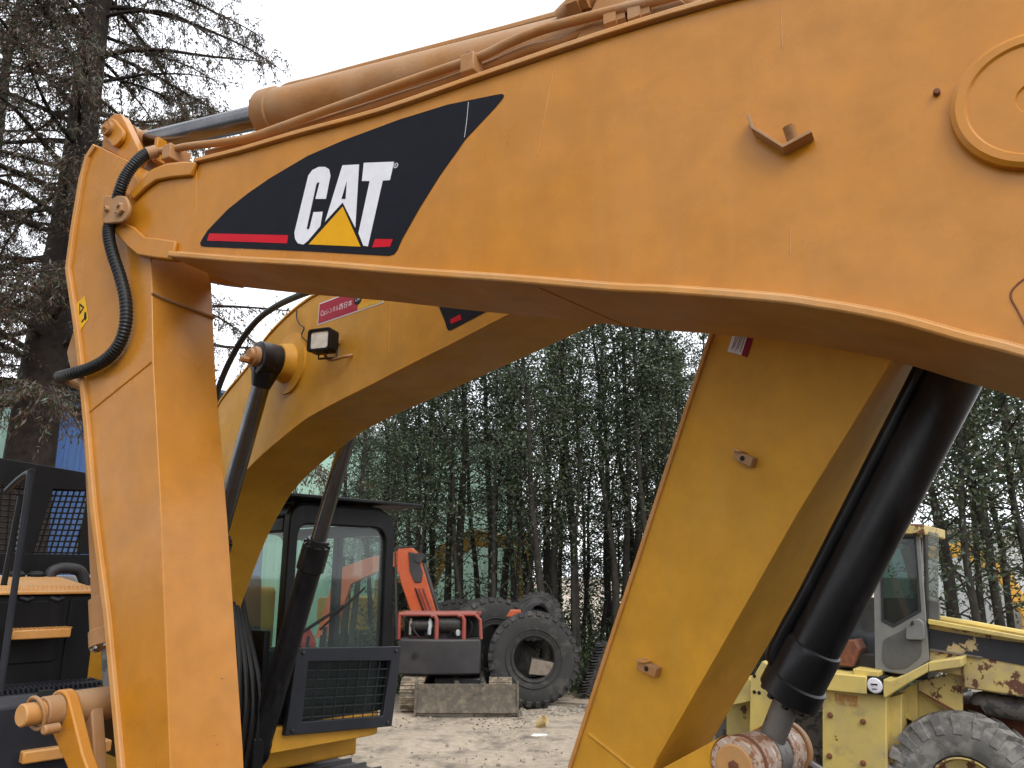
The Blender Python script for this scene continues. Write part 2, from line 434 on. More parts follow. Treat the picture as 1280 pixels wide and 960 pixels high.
def thing(name, label, cat, loc=(0, 0, 0), group=None):
    o = bpy.data.objects.new(name, None); COL.objects.link(o); o.location = loc; o.empty_display_size = 0.2
    WM[o.name] = Matrix.Translation(loc)
    tag(o, label, cat, group); return o
def tag(o, label=None, cat=None, group=None, kind=None):
    if label: o['label'] = label
    if cat: o['category'] = cat
    if group: o['group'] = group
    if kind: o['kind'] = kind
    return o
def copy_tree(o, parent=None):
    c = o.copy(); COL.objects.link(c); c.parent = parent
    for ch in list(o.children):
        copy_tree(ch, c)
    return c
def text_faces(body, size=1.0, shear=0.0):
    cu = bpy.data.curves.new('lettering', 'FONT'); cu.body = body; cu.size = size; cu.shear = shear
    ob = bpy.data.objects.new('lettering', cu); COL.objects.link(ob)
    dg = bpy.context.evaluated_depsgraph_get(); ev = ob.evaluated_get(dg); me = ev.to_mesh()
    V = [(v.co.x, v.co.y) for v in me.vertices]; F = [tuple(p.vertices) for p in me.polygons]
    ev.to_mesh_clear(); bpy.data.objects.remove(ob); bpy.data.curves.remove(cu)
    return V, F
def flat(fr, poly, l, th=0.0008):
    """a thin applied film on the plane l"""
    return MB().prism(fr, poly, l, l - th)
def flat_text(fr, body, org, xdir, ydir, l, height, width=None, shear=0.0):
    V, F = text_faces(body, 1.0, shear); m = MB()
    if not V: return m
    xs = [p[0] for p in V]; ys = [p[1] for p in V]
    x0, x1, y0, y1 = min(xs), max(xs), min(ys), max(ys)
    kx = (width / (x1 - x0)) if width else height / (y1 - y0); ky = height / (y1 - y0)
    m.add([fr.pt(org[0] + xdir[0] * (p[0] - x0) * kx + ydir[0] * (p[1] - y0) * ky, l, org[1] + xdir[1] * (p[0] - x0) * kx + ydir[1] * (p[1] - y0) * ky) for p in V], F)
    return m

# ================================================================== THE GROUND
def build_ground():
    rng = np.random.default_rng(3)
    xs = np.concatenate([[-600, -200, -80, -40, -20, -12], np.linspace(-9, 9, 150), [12, 20, 40, 80, 200, 600]])
    ys = np.concatenate([[-600, -200, -60, -20, -6, 0], np.linspace(4, 24, 160), [28, 36, 60, 120, 300, 900]])
    X, Y = np.meshgrid(xs, ys)
    Z = np.zeros_like(X)
    for k in range(26):
        fx, fy, ph, a = rng.normal(0, 1.6), rng.normal(0, 1.6), rng.uniform(0, 6.28), rng.uniform(0.002, 0.007)
        Z += a * np.sin(fx * X + fy * Y + ph)
    Z += rng.normal(0, 0.004, Z.shape)
    fade = (np.abs(X) < 8.6) & (Y > 4.4) & (Y < 23)
    Z = np.where(fade, Z, 0) - 0.02
    nx = len(xs); m = MB()
    m.v = [tuple(p) for p in np.stack([X.ravel(), Y.ravel(), Z.ravel()], 1).tolist()]
    m.f = [(j * nx + i, j * nx + i + 1, (j + 1) * nx + i + 1, (j + 1) * nx + i) for j in range(len(ys) - 1) for i in range(nx - 1)]
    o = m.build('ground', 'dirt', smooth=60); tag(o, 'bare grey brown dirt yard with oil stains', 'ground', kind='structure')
build_ground()

# ================================================================== shared excavator pieces
def stadium(s0, s1, z0, z1, n=10):
    r = (z1 - z0) / 2; zc = (z0 + z1) / 2
    return circle2((s1 - r, zc), r, n, -math.pi / 2, math.pi / 2) + circle2((s0 + r, zc), r, n, math.pi / 2, 1.5 * math.pi)
def crawler(root, fr, s0, s1, l0, l1, z1, frame_mat, shoe_mat, pitch=0.17, z0=0.0):
    """one crawler track: shoe plates round a loop, a side frame and rollers"""
    poly = stadium(s0, s1, z0 + 0.03, z1 - 0.03, 10)
    inner = stadium(s0 + 0.05, s1 - 0.05, z0 + 0.08, z1 - 0.08, 10)
    belt = MB().ring([fr.pt(s, l0 + 0.02, z) for s, z in poly], [fr.pt(s, l0 + 0.02, z) for s, z in inner], [fr.pt(s, l1 - 0.02, z) for s, z in poly], [fr.pt(s, l1 - 0.02, z) for s, z in inner])
    tr = belt.build('track', shoe_mat, root, smooth=50)
    pts = [Vector((p[0], p[1])) for p in poly]; pts.append(pts[0]); shoes = MB(); acc = 0.0
    for a, b in zip(pts[:-1], pts[1:]):
        seg = (b - a).length; d = (b - a).normalized(); nn = Vector((d.y, -d.x))
        while acc < seg:
            c = a + d * acc
            q = [c - d * pitch * 0.44, c + d * pitch * 0.44, c + d * pitch * 0.44 + nn * 0.022, c + d * pitch * 0.10 + nn * 0.022, c + d * pitch * 0.06 + nn * 0.05, c - d * pitch * 0.02 + nn * 0.05, c - d * pitch * 0.06 + nn * 0.022, c - d * pitch * 0.44 + nn * 0.022]
            shoes.prism(fr, [(p.x, p.y) for p in q], l0, l1); acc += pitch
        acc -= seg
    o = shoes.build('track_shoes', shoe_mat, tr, smooth=30); o['kind'] = 'stuff'
    h = z1 - z0
    MB().prism(fr, rounded([(s0 + h * 0.55, z0 + h * 0.30), (s1 - h * 0.55, z0 + h * 0.30), (s1 - h * 0.6, z0 + h * 0.72), (s0 + h * 0.6, z0 + h * 0.72)], 0.05), l0 + 0.08, l1 - 0.08).build('track_frame', frame_mat, root, 0.01)
    for s in (s0 + h / 2, s1 - h / 2):
        c = fr.pt(s, l0 + 0.07, (z0 + z1) / 2); ax = -fr.n
        MB().lathe(c, ax, [(0, 0.10), (0, h * 0.36), (0.04, h * 0.40), (l1 - l0 - 0.18, h * 0.40), (l1 - l0 - 0.14, h * 0.36), (l1 - l0 - 0.14, 0.10)], 28).build('idler_wheel', frame_mat, root)

# ================================================================== EXCAVATOR A (arm across the picture)
FA = Frame((0, 2.2), R(29))
WA = 0.37
A = thing('excavator', 'yellow excavator with black swoosh decal on its boom, arched in front of the other machines', 'excavator', tuple(FA.pt(4.6, WA / 2, 0)))
def build_A():
    fr = FA; many = fr.many
    top_px = [(246, 202), (300, 189), (375, 167), (475, 140), (600, 97), (747, 47), (900, 1)]
    bot_px = [(217, 321), (300, 328), (400, 334), (517, 344), (642, 353), (769, 364), (830, 367), (900, 372), (960, 377), (997, 381), (1022, 385), (1060, 391), (1120, 403), (1165, 415), (1210, 428), (1280, 446)]
    top = many(0, top_px) + [(1.15, 3.94), (1.5, 3.82), (1.85, 3.58), (2.5, 3.0), (3.2, 2.35), (3.72, 1.98)]
    bot = many(0, bot_px) + [(1.42, 2.76), (1.65, 2.61), (2.0, 2.40), (2.6, 2.08), (3.3, 1.74), (3.62, 1.60)]
    pin = fr.px(0, 148, 262)
    web_top = top; web_bot = bot
    # web body, butted inside the flange plates
    body = [(s, z - 0.012) for s, z in web_top] + [(3.80, 1.86), (3.78, 1.66)] + [(s, z + 0.012) for s, z in web_bot[::-1]]
    boom = MB().prism(fr, body, 0, WA).build('boom', 'yellow', A, 0.004)
    # flange plates: top and bottom, a little proud of the webs
    def strip(line, t, up):
        P = [Vector(p) for p in line]; Q = []
        for i, p in enumerate(P):
            d = (P[min(i + 1, len(P) - 1)] - P[max(i - 1, 0)]).normalized(); nn = Vector((-d.y, d.x)) * (t if up else -t)
            Q.append(p + nn)
        return [(p.x, p.y) for p in P] + [(q.x, q.y) for q in Q[::-1]]
    def densify(line, n=6):
        return [(p.x, p.y) for p in catmull([(s, z, 0) for s, z in line], n)]
    MB().prism(fr, strip([(s, z - 0.012) for s, z in densify(top, 3)], 0.018, True), -0.020, WA + 0.020).build('top_flange', 'edge_yellow', boom, 0.003)
    MB().prism(fr, strip([(s, z + 0.016) for s, z in densify(bot, 4)], 0.024, False), -0.030, WA + 0.006).build('bottom_flange', 'edge_yellow', boom, 0.006)  # lighter yellow paints in the skylight caught along the lip
    # weld runs where web meets the flange
    wl_ = densify(bot, 4)
    MB().tube([fr.pt(s, -0.002, z + 0.020) for s, z in wl_], 0.006, 6).build('weld_seam', 'edge_yellow', boom)
    # tip casting with ears round the stick pin
    cast = many(0, [(246, 203), (230, 202), (210, 204), (192, 211), (174, 228), (163, 243)])
    cast += [(pin[0] + 0.085 * math.cos(a), pin[1] + 0.085 * math.sin(a)) for a in np.linspace(R(75), R(255), 10)]
    cast += many(0, [(139, 284), (147, 294), (160, 308), (173, 319), (196, 323), (217, 325), (222, 318), (246, 318)])
    for l0, l1, nm in ((-0.0025, 0.034, 'tip_ear'), (WA - 0.034, WA + 0.0025, 'tip_ear')):
        MB().prism(fr, cast, l0, l1).build(nm, 'yellow', boom, 0.006)
    # raised reinforcing edges on the casting (upper and lower horn)
    MB().prism(fr, many(-0.014, [(246, 203), (228, 203), (208, 206), (190, 213), (174, 229), (163, 243), (168, 250), (182, 236), (196, 226), (216, 222), (240, 220)]), -0.0028, -0.022).build('casting_rib', 'yellow', boom, 0.006)
    MB().prism(fr, many(-0.014, [(141, 287), (148, 294), (160, 308), (173, 319), (196, 323), (217, 325), (221, 302), (195, 298), (183, 297), (168, 284), (158, 280)]), -0.0028, -0.022).build('casting_rib', 'yellow', boom, 0.006)
    # stick pivot pin, cap and lock plate
    c = fr.pt(pin[0], -0.006, pin[1])
    MB().lathe(c + fr.n * 0.0, fr.n, [(-WA - 0.06, 0.045), (0.03, 0.045), (0.035, 0.04)], 24).build('stick_pin', 'steel', boom)
    MB().lathe(c, fr.n, [(0.0, 0.080), (0.020, 0.080), (0.026, 0.074), (0.026, 0.046), (0.012, 0.046)], 28).build('pin_boss', 'yellow', boom)
    lock = rounded(many(-0.05, [(133, 246), (160, 246), (166, 262), (158, 279), (131, 281)]), 0.03)
    MB().prism(fr, lock, -0.048, -0.064).build('lock_plate', 'dusty_yellow', boom, 0.004)
    for (x, y, rr) in ((152, 262, 0.030), (135, 262, 0.013)):
        s, z = fr.px(-0.064, x, y)
        MB().lathe(fr.pt(s, -0.062, z), fr.n, [(0, rr), (0.016, rr), (0.02, rr * 0.8), (0.02, rr * 0.5), (0.012, rr * 0.5)], 6 if rr > 0.02 else 12).build('bolt', 'dusty_yellow', boom)
    # ---- big black decal with letters
    film = -0.0012
    sw = [(250.5, 304), (253, 299), (260, 288), (285, 262), (310, 242), (337.5, 223), (385, 195), (430, 175.5), (500, 149.5), (560, 131), (620, 118.8), (628, 117.6), (630.5, 119.5), (629, 123), (620, 134), (582.5, 174), (550, 220), (525, 260), (502.5, 300), (497, 313), (493, 318), (486, 320), (380, 314), (256, 308.5), (251.5, 307.5)]
    flat(fr, many(0, sw), film).build('decal', 'decal_black', boom)
    dec = boom.children[-1] if False else bpy.data.objects['decal']
    f2 = film - 0.0011
    LET = {
        'C': [(413.7, 220), (412, 212), (407, 209), (399, 209), (391, 213), (386, 220), (368.7, 291), (369.5, 299), (373, 304.5), (380, 306), (386, 301), (401, 283), (404, 265), (392.5, 265.5), (387.5, 286), (385.5, 287.5), (384, 286), (396, 231), (398, 228), (400, 229), (395, 249), (408, 249)],
        'A': [(428.7, 207), (449.5, 206), (444.7, 285), (429, 253.5), (407, 277.5)],
        'T': [(455.4, 204), (493.2, 202.5), (488, 225.5), (479, 226.2), (460.5, 308.4), (454.8, 307.4), (448.7, 292), (462.8, 226.7), (453, 226.7)]}
    hole = [(434.2, 227.5), (432.7, 249), (427.8, 249)]
    for k in 'CAT':
        flat(fr, many(0, LET[k]), f2).build('letter', 'decal_white', boom)
    flat(fr, many(0, hole), f2 - 0.0011).build('letter_counter', 'decal_black', boom)
    flat(fr, many(0, [(429, 258.7), (386.5, 305.8), (451.3, 308.6)]), f2).build('triangle', 'decal_yellow', boom)
    flat(fr, many(0, [(262.5, 292), (360.7, 294.3), (359.5, 304.5), (259.5, 301)]), f2).build('red_bar', 'decal_red', boom)
    flat(fr, many(0, [(469.8, 299), (491.6, 299.4), (488, 308.6), (465.8, 309.6)]), f2).build('red_bar', 'decal_red', boom)
    cs, cz = fr.px(0, 495.3, 207.3); r0, r1 = 0.0098, 0.0076
    MB().ring([fr.pt(s, f2, z) for s, z in circle2((cs, cz), r0)], [fr.pt(s, f2, z) for s, z in circle2((cs, cz), r1)], [fr.pt(s, f2 - 0.0008, z) for s, z in circle2((cs, cz), r0)], [fr.pt(s, f2 - 0.0008, z) for s, z in circle2((cs, cz), r1)]).build('registered_mark', 'decal_white', boom)
    flat_text(fr, 'R', (cs - 0.0035, cz - 0.0048), (1, 0), (0, 1), f2, 0.0095).build('registered_mark', 'decal_white', boom)
    # ---- fittings on the web
    b0 = fr.px(0, 995, 178)
    th = [fr.px(-0.03, *p) for p in ((934, 147), (938, 145), (943, 160), (979, 184), (1014, 165), (1016, 168.5), (979.5, 188), (940, 163))]
    MB().prism(fr, th, -0.002, -0.045).build('bracket', 'dusty_yellow', boom, 0.001)
    s, z = fr.px(-0.03, 991, 174)
    base = fr.pt(s, -0.022, z); tip = base + Vector((0, 0, 0.034)) + fr.n * 0.022 - fr.u * 0.006
    MB().tube([base, tip], 0.0155, 18).build('stud', 'dusty_yellow', boom)
    MB().tube([tip, tip + (tip - base).normalized() * 0.0015], 0.010, 16).build('stud_bore', 'rust', boom)
    s, z = fr.px(0, 1171, 117)
    MB().lathe(fr.pt(s, 0, z), fr.n, [(0, 0.008), (0.012, 0.008), (0.014, 0.006)], 10).build('stud', 'rust', boom)
    # boom cylinder boss (partly out of frame) with stepped rim and pin
    bs, bz = fr.px(0, 1294, 128); R0 = 0.168
    for l, d in ((0, fr.n), (WA, -fr.n)):
        cc = fr.pt(bs, l, bz)
        MB().lathe(cc, d, [(0, R0), (0.020, R0), (0.028, R0 - 0.010), (0.028, R0 - 0.028), (0.022, R0 - 0.034), (0.022, 0.040), (0.016, 0.036), (0.016, 0.012)], 64).build('cylinder_boss', 'yellow', boom)
    # plate weld outline near the right edge
    loop = catmull([fr.pt(*(lambda q: (q[0], -0.001, q[1]))(fr.px(0, x, y))) for x, y in ((1300, 338), (1280, 349), (1266, 362), (1264, 373), (1272, 388), (1284, 410), (1300, 430))], 8)
    MB().tube(loop, 0.0022, 6).build('weld_bead', 'rust', boom)
    # faint butt weld in the web and small scratches
    for pts, rr, mt in ((((694, 80), (688, 110), (680, 150), (672, 195)), 0.0022, 'edge_yellow'), (((977, 8), (977, 30), (978, 60)), 0.0012, 'edge_yellow'), (((586, 128), (584, 150), (581, 172)), 0.0008, 'decal_white'), (((988, 285), (988, 318)), 0.0010, 'edge_yellow')):
        P = [fr.pt(*(lambda q: (q[0], -0.0004 if rr > 0.0009 else film - 0.0012, q[1]))(fr.px(0, x, y))) for x, y in pts]
        MB().tube(catmull(P, 6), rr, 6).build('weld_bead' if mt != 'decal_white' else 'scratch', mt, boom)
    # transverse weld under the boom
    p = fr.px(0, 673, 357)[0], fr.px(0, 673, 357)[1]
    MB().tube([fr.pt(p[0], 0.0, p[1] - 0.006), fr.pt(p[0] + 0.14, WA, p[1] - 0.044)], 0.0035, 6).build('weld_bead', 'edge_yellow', boom)

    # ---- stick
    fs = fr.shifted((WA - 0.32) / 2); WS = 0.32
    left_px = [(120, 181), (110, 196), (102, 224), (92, 285), (85, 337), (88, 358), (96, 412), (102, 466), (108, 530), (117, 640), (134, 774), (151, 960)]
    right_px = [(161, 201), (172, 226), (181, 280), (189, 327), (191, 450), (195, 525), (201, 640), (207, 800), (213, 960)]
    Lp = fs.many(0, left_px) + [(-1.42, 1.20), (-1.30, 0.93), (-1.22, 0.88)]
    Rp = fs.many(0, right_px) + [(-1.26, 1.25), (-1.13, 1.00), (-1.15, 0.90)]
    stick = MB().prism(fs, Lp + Rp[::-1], 0, WS).build('stick', 'yellow', A, 0.004)
    # back plate whose edge stands proud of the side, and inner-face plate edge
    P = [Vector(p) for p in Lp]; Q = []
    for i, p2 in enumerate(P):
        d = (P[min(i + 1, len(P) - 1)] - P[max(i - 1, 0)]).normalized(); Q.append(p2 + Vector((-d.y, d.x)) * 0.026)
    edge = [(p2.x - 0.002, p2.y) for p2 in P] + [(q.x, q.y) for q in Q[::-1]]
    MB().prism(fs, edge, -0.016, WS + 0.016).build('back_plate', 'edge_yellow', stick, 0.004)
    # plate weld on the inner face
    a = fs.px(0, 190, 366); 
    MB().tube(catmull([fs.pt(a[0] + 0.004, -0.002, a[1]), fs.pt(a[0] + 0.006, 0.06, a[1] - 0.008), fs.pt(a[0] + 0.007, 0.2, a[1] - 0.012), fs.pt(a[0] + 0.007, WS + 0.002, a[1] - 0.016)], 8), 0.0075, 7).build('weld_bead', 'dusty_yellow', stick)
    q0, q1 = fs.px(0, 113, 514), fs.px(0, 190, 452)
    MB().tube([fs.pt(q0[0], 0.001, q0[1]), fs.pt(q1[0], 0.001, q1[1])], 0.006, 8).build('weld_bead', 'yellow', stick)
    # small paint runs and chips on the inner face
    for (dl, z, k) in ((0.24, 2.02, 0.004), (0.19, 1.83, 0.003), (0.20, 1.80, 0.0035), (0.19, 1.69, 0.003), (0.20, 1.62, 0.003)):
        i = [j for j in range(len(Rp) - 1) if Rp[j][1] >= z >= Rp[j + 1][1]]
        if i:
            j = i[0]; t = (Rp[j][1] - z) / (Rp[j][1] - Rp[j + 1][1]); s = Rp[j][0] + t * (Rp[j + 1][0] - Rp[j][0])
            MB().lathe(fs.pt(s - 0.002, dl, z), fs.u, [(0, k), (k, k * 0.9), (k * 1.8, k * 0.4)], 8).build('chip', 'dusty_yellow', stick)
    # upper ears for the stick cylinder, with lock plates
    ear = fs.many(0.02, [(125, 183), (127, 160), (133, 147), (141, 140), (149, 142), (154, 151), (174, 193), (166, 204)])
    for l0, l1 in ((0.030, 0.075), (WS - 0.075, WS - 0.030)):
        MB().prism(fs, ear, l0, l1).build('cylinder_ear', 'yellow', stick, 0.004)
    es, ez = fs.px(0.02, 140, 164)
    MB().lathe(fs.pt(es, -0.015, ez), -fs.n, [(0, 0.036), (WS + 0.03, 0.036)], 24).build('ear_pin', 'dusty_yellow', stick)
    MB().prism(fs, rounded(fs.many(-0.01, [(126, 158), (134, 145), (139, 147), (150, 161), (148, 172), (138, 182), (128, 170)]), 0.02), 0.028, 0.006).build('lock_plate', 'yellow', stick, 0.004)
    for rr, d in ((0.034, 0.012), (0.022, 0.024), (0.011, 0.034)):
        MB().lathe(fs.pt(es, 0.008, ez), fs.n, [(0, rr), (d, rr), (d + 0.003, rr * 0.85)], 18 if rr > 0.03 else 6).build('bolt', 'dusty_yellow', stick)
    # warning sticker
    st = fs.many(0, [(95, 381), (106.3, 369.5), (111, 399), (100, 414)])
    flat(fs, st, -0.0012).build('warning_sticker', 'warn_yellow', stick)
    tri = [(100, 379), (106, 384), (100, 394)]; tri2 = [(101.4, 383), (104.4, 385), (101.4, 389.5)]
    flat(fs, fs.many(0, tri), -0.0024).build('warning_mark', 'decal_black', stick)
    flat(fs, fs.many(0, tri2), -0.0036).build('warning_mark', 'warn_yellow', stick)
    flat(fs, fs.many(0, [(106.0, 391), (108.3, 390), (109, 398), (107.4, 401), (105.8, 397)]), -0.0024).build('warning_mark', 'decal_black', stick)
    flat(fs, fs.many(0, [(102.3, 402), (106, 397.5), (106.6, 399), (103, 404)]), -0.0024).build('warning_mark', 'decal_black', stick)
    # lug for the bucket cylinder and hose adaptor behind the stick
    for l0 in (0.07, 0.21):
        MB().prism(fs, [(-2.34, 3.66), (-2.20, 3.22), (-2.26, 3.20), (-2.40, 3.33), (-2.45, 3.42), (-2.42, 3.52)], l0, l0 + 0.05).build('cylinder_lug', 'dusty_yellow', stick, 0.004)
    # bucket cylinder on the outside of the stick
    p_top = Vector((-2.36, 3.42)); p_bot = Vector(fs.px(0.0, 96, 884)); ax = (p_bot - p_top).normalized()
    def ap(t, l=WS / 2): q = p_top + ax * t; return fs.pt(q.x, l, q.y)
    Ltot = (p_bot - p_top).length; g = Ltot * 0.835
    MB().lathe(ap(0.0), (ap(1) - ap(0)), [(-0.06, 0.05), (0.0, 0.072), (0.06, 0.068), (g - 0.16, 0.068), (g - 0.155, 0.080), (g - 0.03, 0.080), (g - 0.025, 0.086), (g + 0.035, 0.086), (g + 0.04, 0.07), (g + 0.05, 0.05)], 32).build('bucket_cylinder', 'dusty_yellow', A)
    bc = bpy.data.objects['bucket_cylinder']
    MB().cyl(ap(g), ap(Ltot), 0.042).build('rod', 'greasy_grey', bc)
    for k in range(10):
        a = 2 * math.pi * k / 10
        e1 = fs.n; axw = (ap(1) - ap(0)).normalized(); e2 = axw.cross(e1)
        c = ap(g + 0.032) + e1 * math.cos(a) * 0.071 + e2 * math.sin(a) * 0.071
        MB().lathe(c, axw, [(0, 0.011), (0.016, 0.011), (0.017, 0.006)], 8).build('gland_bolt', 'steel', bc)
    # bucket link: levers, long pin with cap
    lp = Vector(fs.px(0.0, 96, 884)); nose = Vector((-1.36, 1.28))
    for l0 in (-0.075, WS + 0.03):
        def off(p, a, d): return (p.x + d * math.cos(a), p.y + d * math.sin(a))
        dirv = (nose - lp).normalized(); nn = Vector((-dirv.y, dirv.x)); a0 = math.atan2(nn.y, nn.x)
        lever = [off(lp, a0 + t, 0.072) for t in np.linspace(0, math.pi, 10)] + [tuple(lp + dirv * 0.22 - nn * 0.045)] + [off(nose, a0 + math.pi + t, 0.06) for t in np.linspace(0, math.pi, 8)] + [tuple(lp + dirv * 0.22 + nn * 0.045)]
        MB().prism(fs, lever, l0, l0 + 0.045).build('bucket_lever', 'yellow', A, 0.006)
    MB().lathe(fs.pt(lp.x, -0.075, lp.y), -fs.n, [(0, 0.062), (WS + 0.15, 0.062)], 28).build('link_boss', 'dusty_yellow', A)
    MB().lathe(fs.pt(lp.x, -0.065, lp.y), fs.n, [(0, 0.055), (0.065, 0.055), (0.07, 0.05)], 28).build('link_collar', 'dusty_yellow', A)
    pinob = MB().lathe(fs.pt(lp.x, -0.10, lp.y), fs.n, [(0, 0.040), (0.105, 0.040), (0.110, 0.035)], 24).build('link_pin', 'edge_yellow', A)
    ringc = fs.pt(lp.x, -0.155, lp.y)
    MB().tube([ringc + fs.u * 0.056 * math.cos(t) + Vector((0, 0, 0.056 * math.sin(t))) + fs.n * 0.012 * math.sin(t) for t in np.linspace(0, 2 * math.pi, 33)], 0.007, 8).build('retaining_ring', 'dusty_yellow', pinob)
    MB().lathe(fs.pt(lp.x + 0.058, -0.10, lp.y - 0.052), fs.n, [(0, 0.018), (0.05, 0.018), (0.056, 0.013)], 12).build('retaining_bolt', 'dusty_yellow', pinob)
    # second link (H-link) seen between levers
    MB().prism(fs, [(lp.x - 0.02, lp.y + 0.05), (lp.x + 0.05, lp.y + 0.03), (lp.x + 0.24, lp.y - 0.55), (lp.x + 0.15, lp.y - 0.58)], 0.02, 0.07).build('bucket_link', 'dusty_yellow', A, 0.006)
    MB().prism(fs, [(lp.x - 0.02, lp.y + 0.05), (lp.x + 0.05, lp.y + 0.03), (lp.x + 0.24, lp.y - 0.55), (lp.x + 0.15, lp.y - 0.58)], WS - 0.07, WS - 0.02).build('bucket_link', 'dusty_yellow', A, 0.006)

    # ---- stick cylinder over the boom
    lc = WA / 2
    e0 = Vector((es, ez)); e1v = Vector(fr.px(lc, 335, 133)); far = Vector(fr.px(lc, 727, 53))
    ax2 = (far - e0).normalized()
    def cp(t, dz=0.0, l=lc): q = e0 + ax2 * t; return fr.pt(q.x, l, q.y + dz)
    gl = (e1v - e0).length
    axw = (cp(1) - cp(0)).normalized(); side = fr.n; upv = side.cross(axw); upv = upv if upv.z > 0 else -upv
    cyl = MB().lathe(cp(gl), axw, [(0, 0.062), (0.0, 0.102), (0.012, 0.108), (0.085, 0.108), (0.09, 0.100), (0.2, 0.097), (1.72, 0.097), (1.76, 0.06)], 36).build('stick_cylinder', 'dusty_yellow', A)
    MB().cyl(cp(0.05), cp(gl + 0.05), 0.054, seg=32).build('rod', 'chrome', cyl)
    MB().lathe(cp(0) - side * 0.06, side, [(0, 0.075), (0.12, 0.075)], 28).build('rod_eye', 'dusty_yellow', cyl)
    MB().lathe(cp(0.03), axw, [(0, 0.06), (0.06, 0.06), (0.11, 0.048)], 24).build('rod_collar', 'dusty_yellow', cyl)
    for k in range(9):
        a = 2 * math.pi * k / 9 + 0.2
        MB().lathe(cp(gl - 0.012) + side * math.cos(a) * 0.088 + upv * math.sin(a) * 0.088, axw, [(0, 0.011), (0.018, 0.012)], 8).build('gland_bolt', 'dusty_yellow', cyl)
    feed = [cp(gl + 0.05) + upv * 0.114 - side * 0.02, cp(gl + 0.10) + upv * 0.122 - side * 0.01, cp(gl + 0.28) + upv * 0.112, cp(gl + 0.6) + upv * 0.108 + side * 0.01, cp(gl + 1.2) + upv * 0.104 + side * 0.02, cp(gl + 1.62) + upv * 0.104 + side * 0.03]
    MB().tube(catmull(feed, 8), 0.021, 10).build('feed_pipe', 'dusty_yellow', cyl)
    MB().lathe(cp(gl + 1.74) - side * 0.1, side, [(0, 0.10), (0.2, 0.10)], 28).build('tail_eye', 'dusty_yellow', cyl)
    ts = (e0 + ax2 * (gl + 1.74))
    for l0 in (0.06, WA - 0.10):
        MB().prism(fr, [(ts.x - 0.22, 4.02), (ts.x + 0.24, 4.01), (ts.x + 0.10, ts.y + 0.06), (ts.x, ts.y + 0.11), (ts.x - 0.10, ts.y + 0.06)], l0, l0 + 0.04).build('cylinder_bracket', 'dusty_yellow', boom, 0.005)
    # fittings and hose elbows by the bracket
    for (x, y, dx, rr) in ((735, 8, 0.10, 0.036), (752, 2, 0.06, 0.03), (812, 14, 0.09, 0.045), (845, 6, 0.08, 0.034)):
        s, z = fr.px(0.10, x, y)
        MB().tube(catmull([fr.pt(s - dx, 0.10, z - 0.012), fr.pt(s - dx * 0.3, 0.09, z + 0.012), fr.pt(s + dx * 0.4, 0.11, z + 0.006), fr.pt(s + dx, 0.16, z - 0.05)], 6), rr, 14).build('hose_fitting', 'dusty_yellow', cyl)
    for (x, y) in ((722, 4), (770, 28), (800, 22)):
        s, z = fr.px(0.06, x, y)
        MB().lathe(fr.pt(s, 0.06, z), fr.u, [(-0.03, 0.034), (-0.028, 0.042), (0.012, 0.042), (0.014, 0.032), (0.04, 0.032)], 6).build('hose_nut', 'dusty_yellow', cyl)
    # ---- steel pipes along the boom top
    pp = [(188, 191), (215, 187), (235, 183), (285, 177), (315, 171), (347, 160), (380, 148), (475, 114), (550, 88), (600, 71), (635, 54), (669, 40), (702, 30), (769, 13), (830, -2), (900, -24)]
    pipe = MB().tube(catmull([fr.pt(*(lambda q: (q[0], 0.035, q[1]))(fr.px(0.035, x, y))) for x, y in pp], 6), 0.0165, 12).build('hydraulic_pipe', 'dusty_yellow', A)
    p2 = [(260, 192), (330, 172), (400, 152), (480, 127), (560, 101), (620, 78), (660, 62), (700, 52), (742, 34)]
    MB().tube(catmull([fr.pt(*(lambda q: (q[0], 0.075, q[1]))(fr.px(0.075, x, y))) for x, y in p2], 6), 0.0165, 12).build('hydraulic_pipe', 'dusty_yellow', A)
    for off_, dz in ((0.30, 0.03), (0.36, 0.03)):
        MB().tube(catmull([fr.pt(s, off_, z + dz) for s, z in [(t[0], t[1]) for t in many(0, top_px)]], 6), 0.0165, 10).build('hydraulic_pipe', 'dusty_yellow', A)
    for (x, y) in ((216, 190), (590, 80)):
        s, z = fr.px(0.035, x, y)
        MB().box(fr, s - 0.028, s + 0.028, 0.0, 0.11, z - 0.05, z + 0.022).build('pipe_clamp', 'dusty_yellow', pipe, 0.005)
        MB().box(fr, s - 0.010, s + 0.010, 0.01, 0.025, z + 0.020, z + 0.034).build('clamp_bolt', 'rust', pipe, 0.002)
    s, z = fr.px(0.06, 197, 180)
    MB().box(fr, s - 0.012, s + 0.012, 0.05, 0.10, z - 0.09, z + 0.03).build('hose_bracket', 'yellow', pipe, 0.003)
    # ---- corrugated black hose past the stick
    hp = [(196, 189, 0.03), (184, 192, 0.0), (170, 203, -0.035), (158, 219, -0.05), (150, 238, -0.052), (145, 258, -0.03), (138, 278, -0.035), (136, 295, -0.04), (141, 318, -0.03), (150, 345, -0.015), (157, 375, -0.01), (157, 405, -0.01), (149, 430, -0.01), (134, 448, -0.012), (113, 460, -0.015), (90, 467, -0.005), (74, 471, 0.05)]
    path = catmull([fr.pt(*(lambda q: (q[0], l, q[1]))(fr.px(l, x, y))) for x, y, l in hp], 26)
    rs = [0.0245 + (0.0022 if i % 4 < 2 else -0.0016) for i in range(len(path))]
    hose = MB().tube(path, rs, 14).build('hose', 'hose_rubber', A, smooth=60)
    MB().tube([path[-6], path[-1], path[-1] - fr.u * 0.02 - fr.n * 0.06], 0.026, 12).build('hose_end', 'rust', hose)
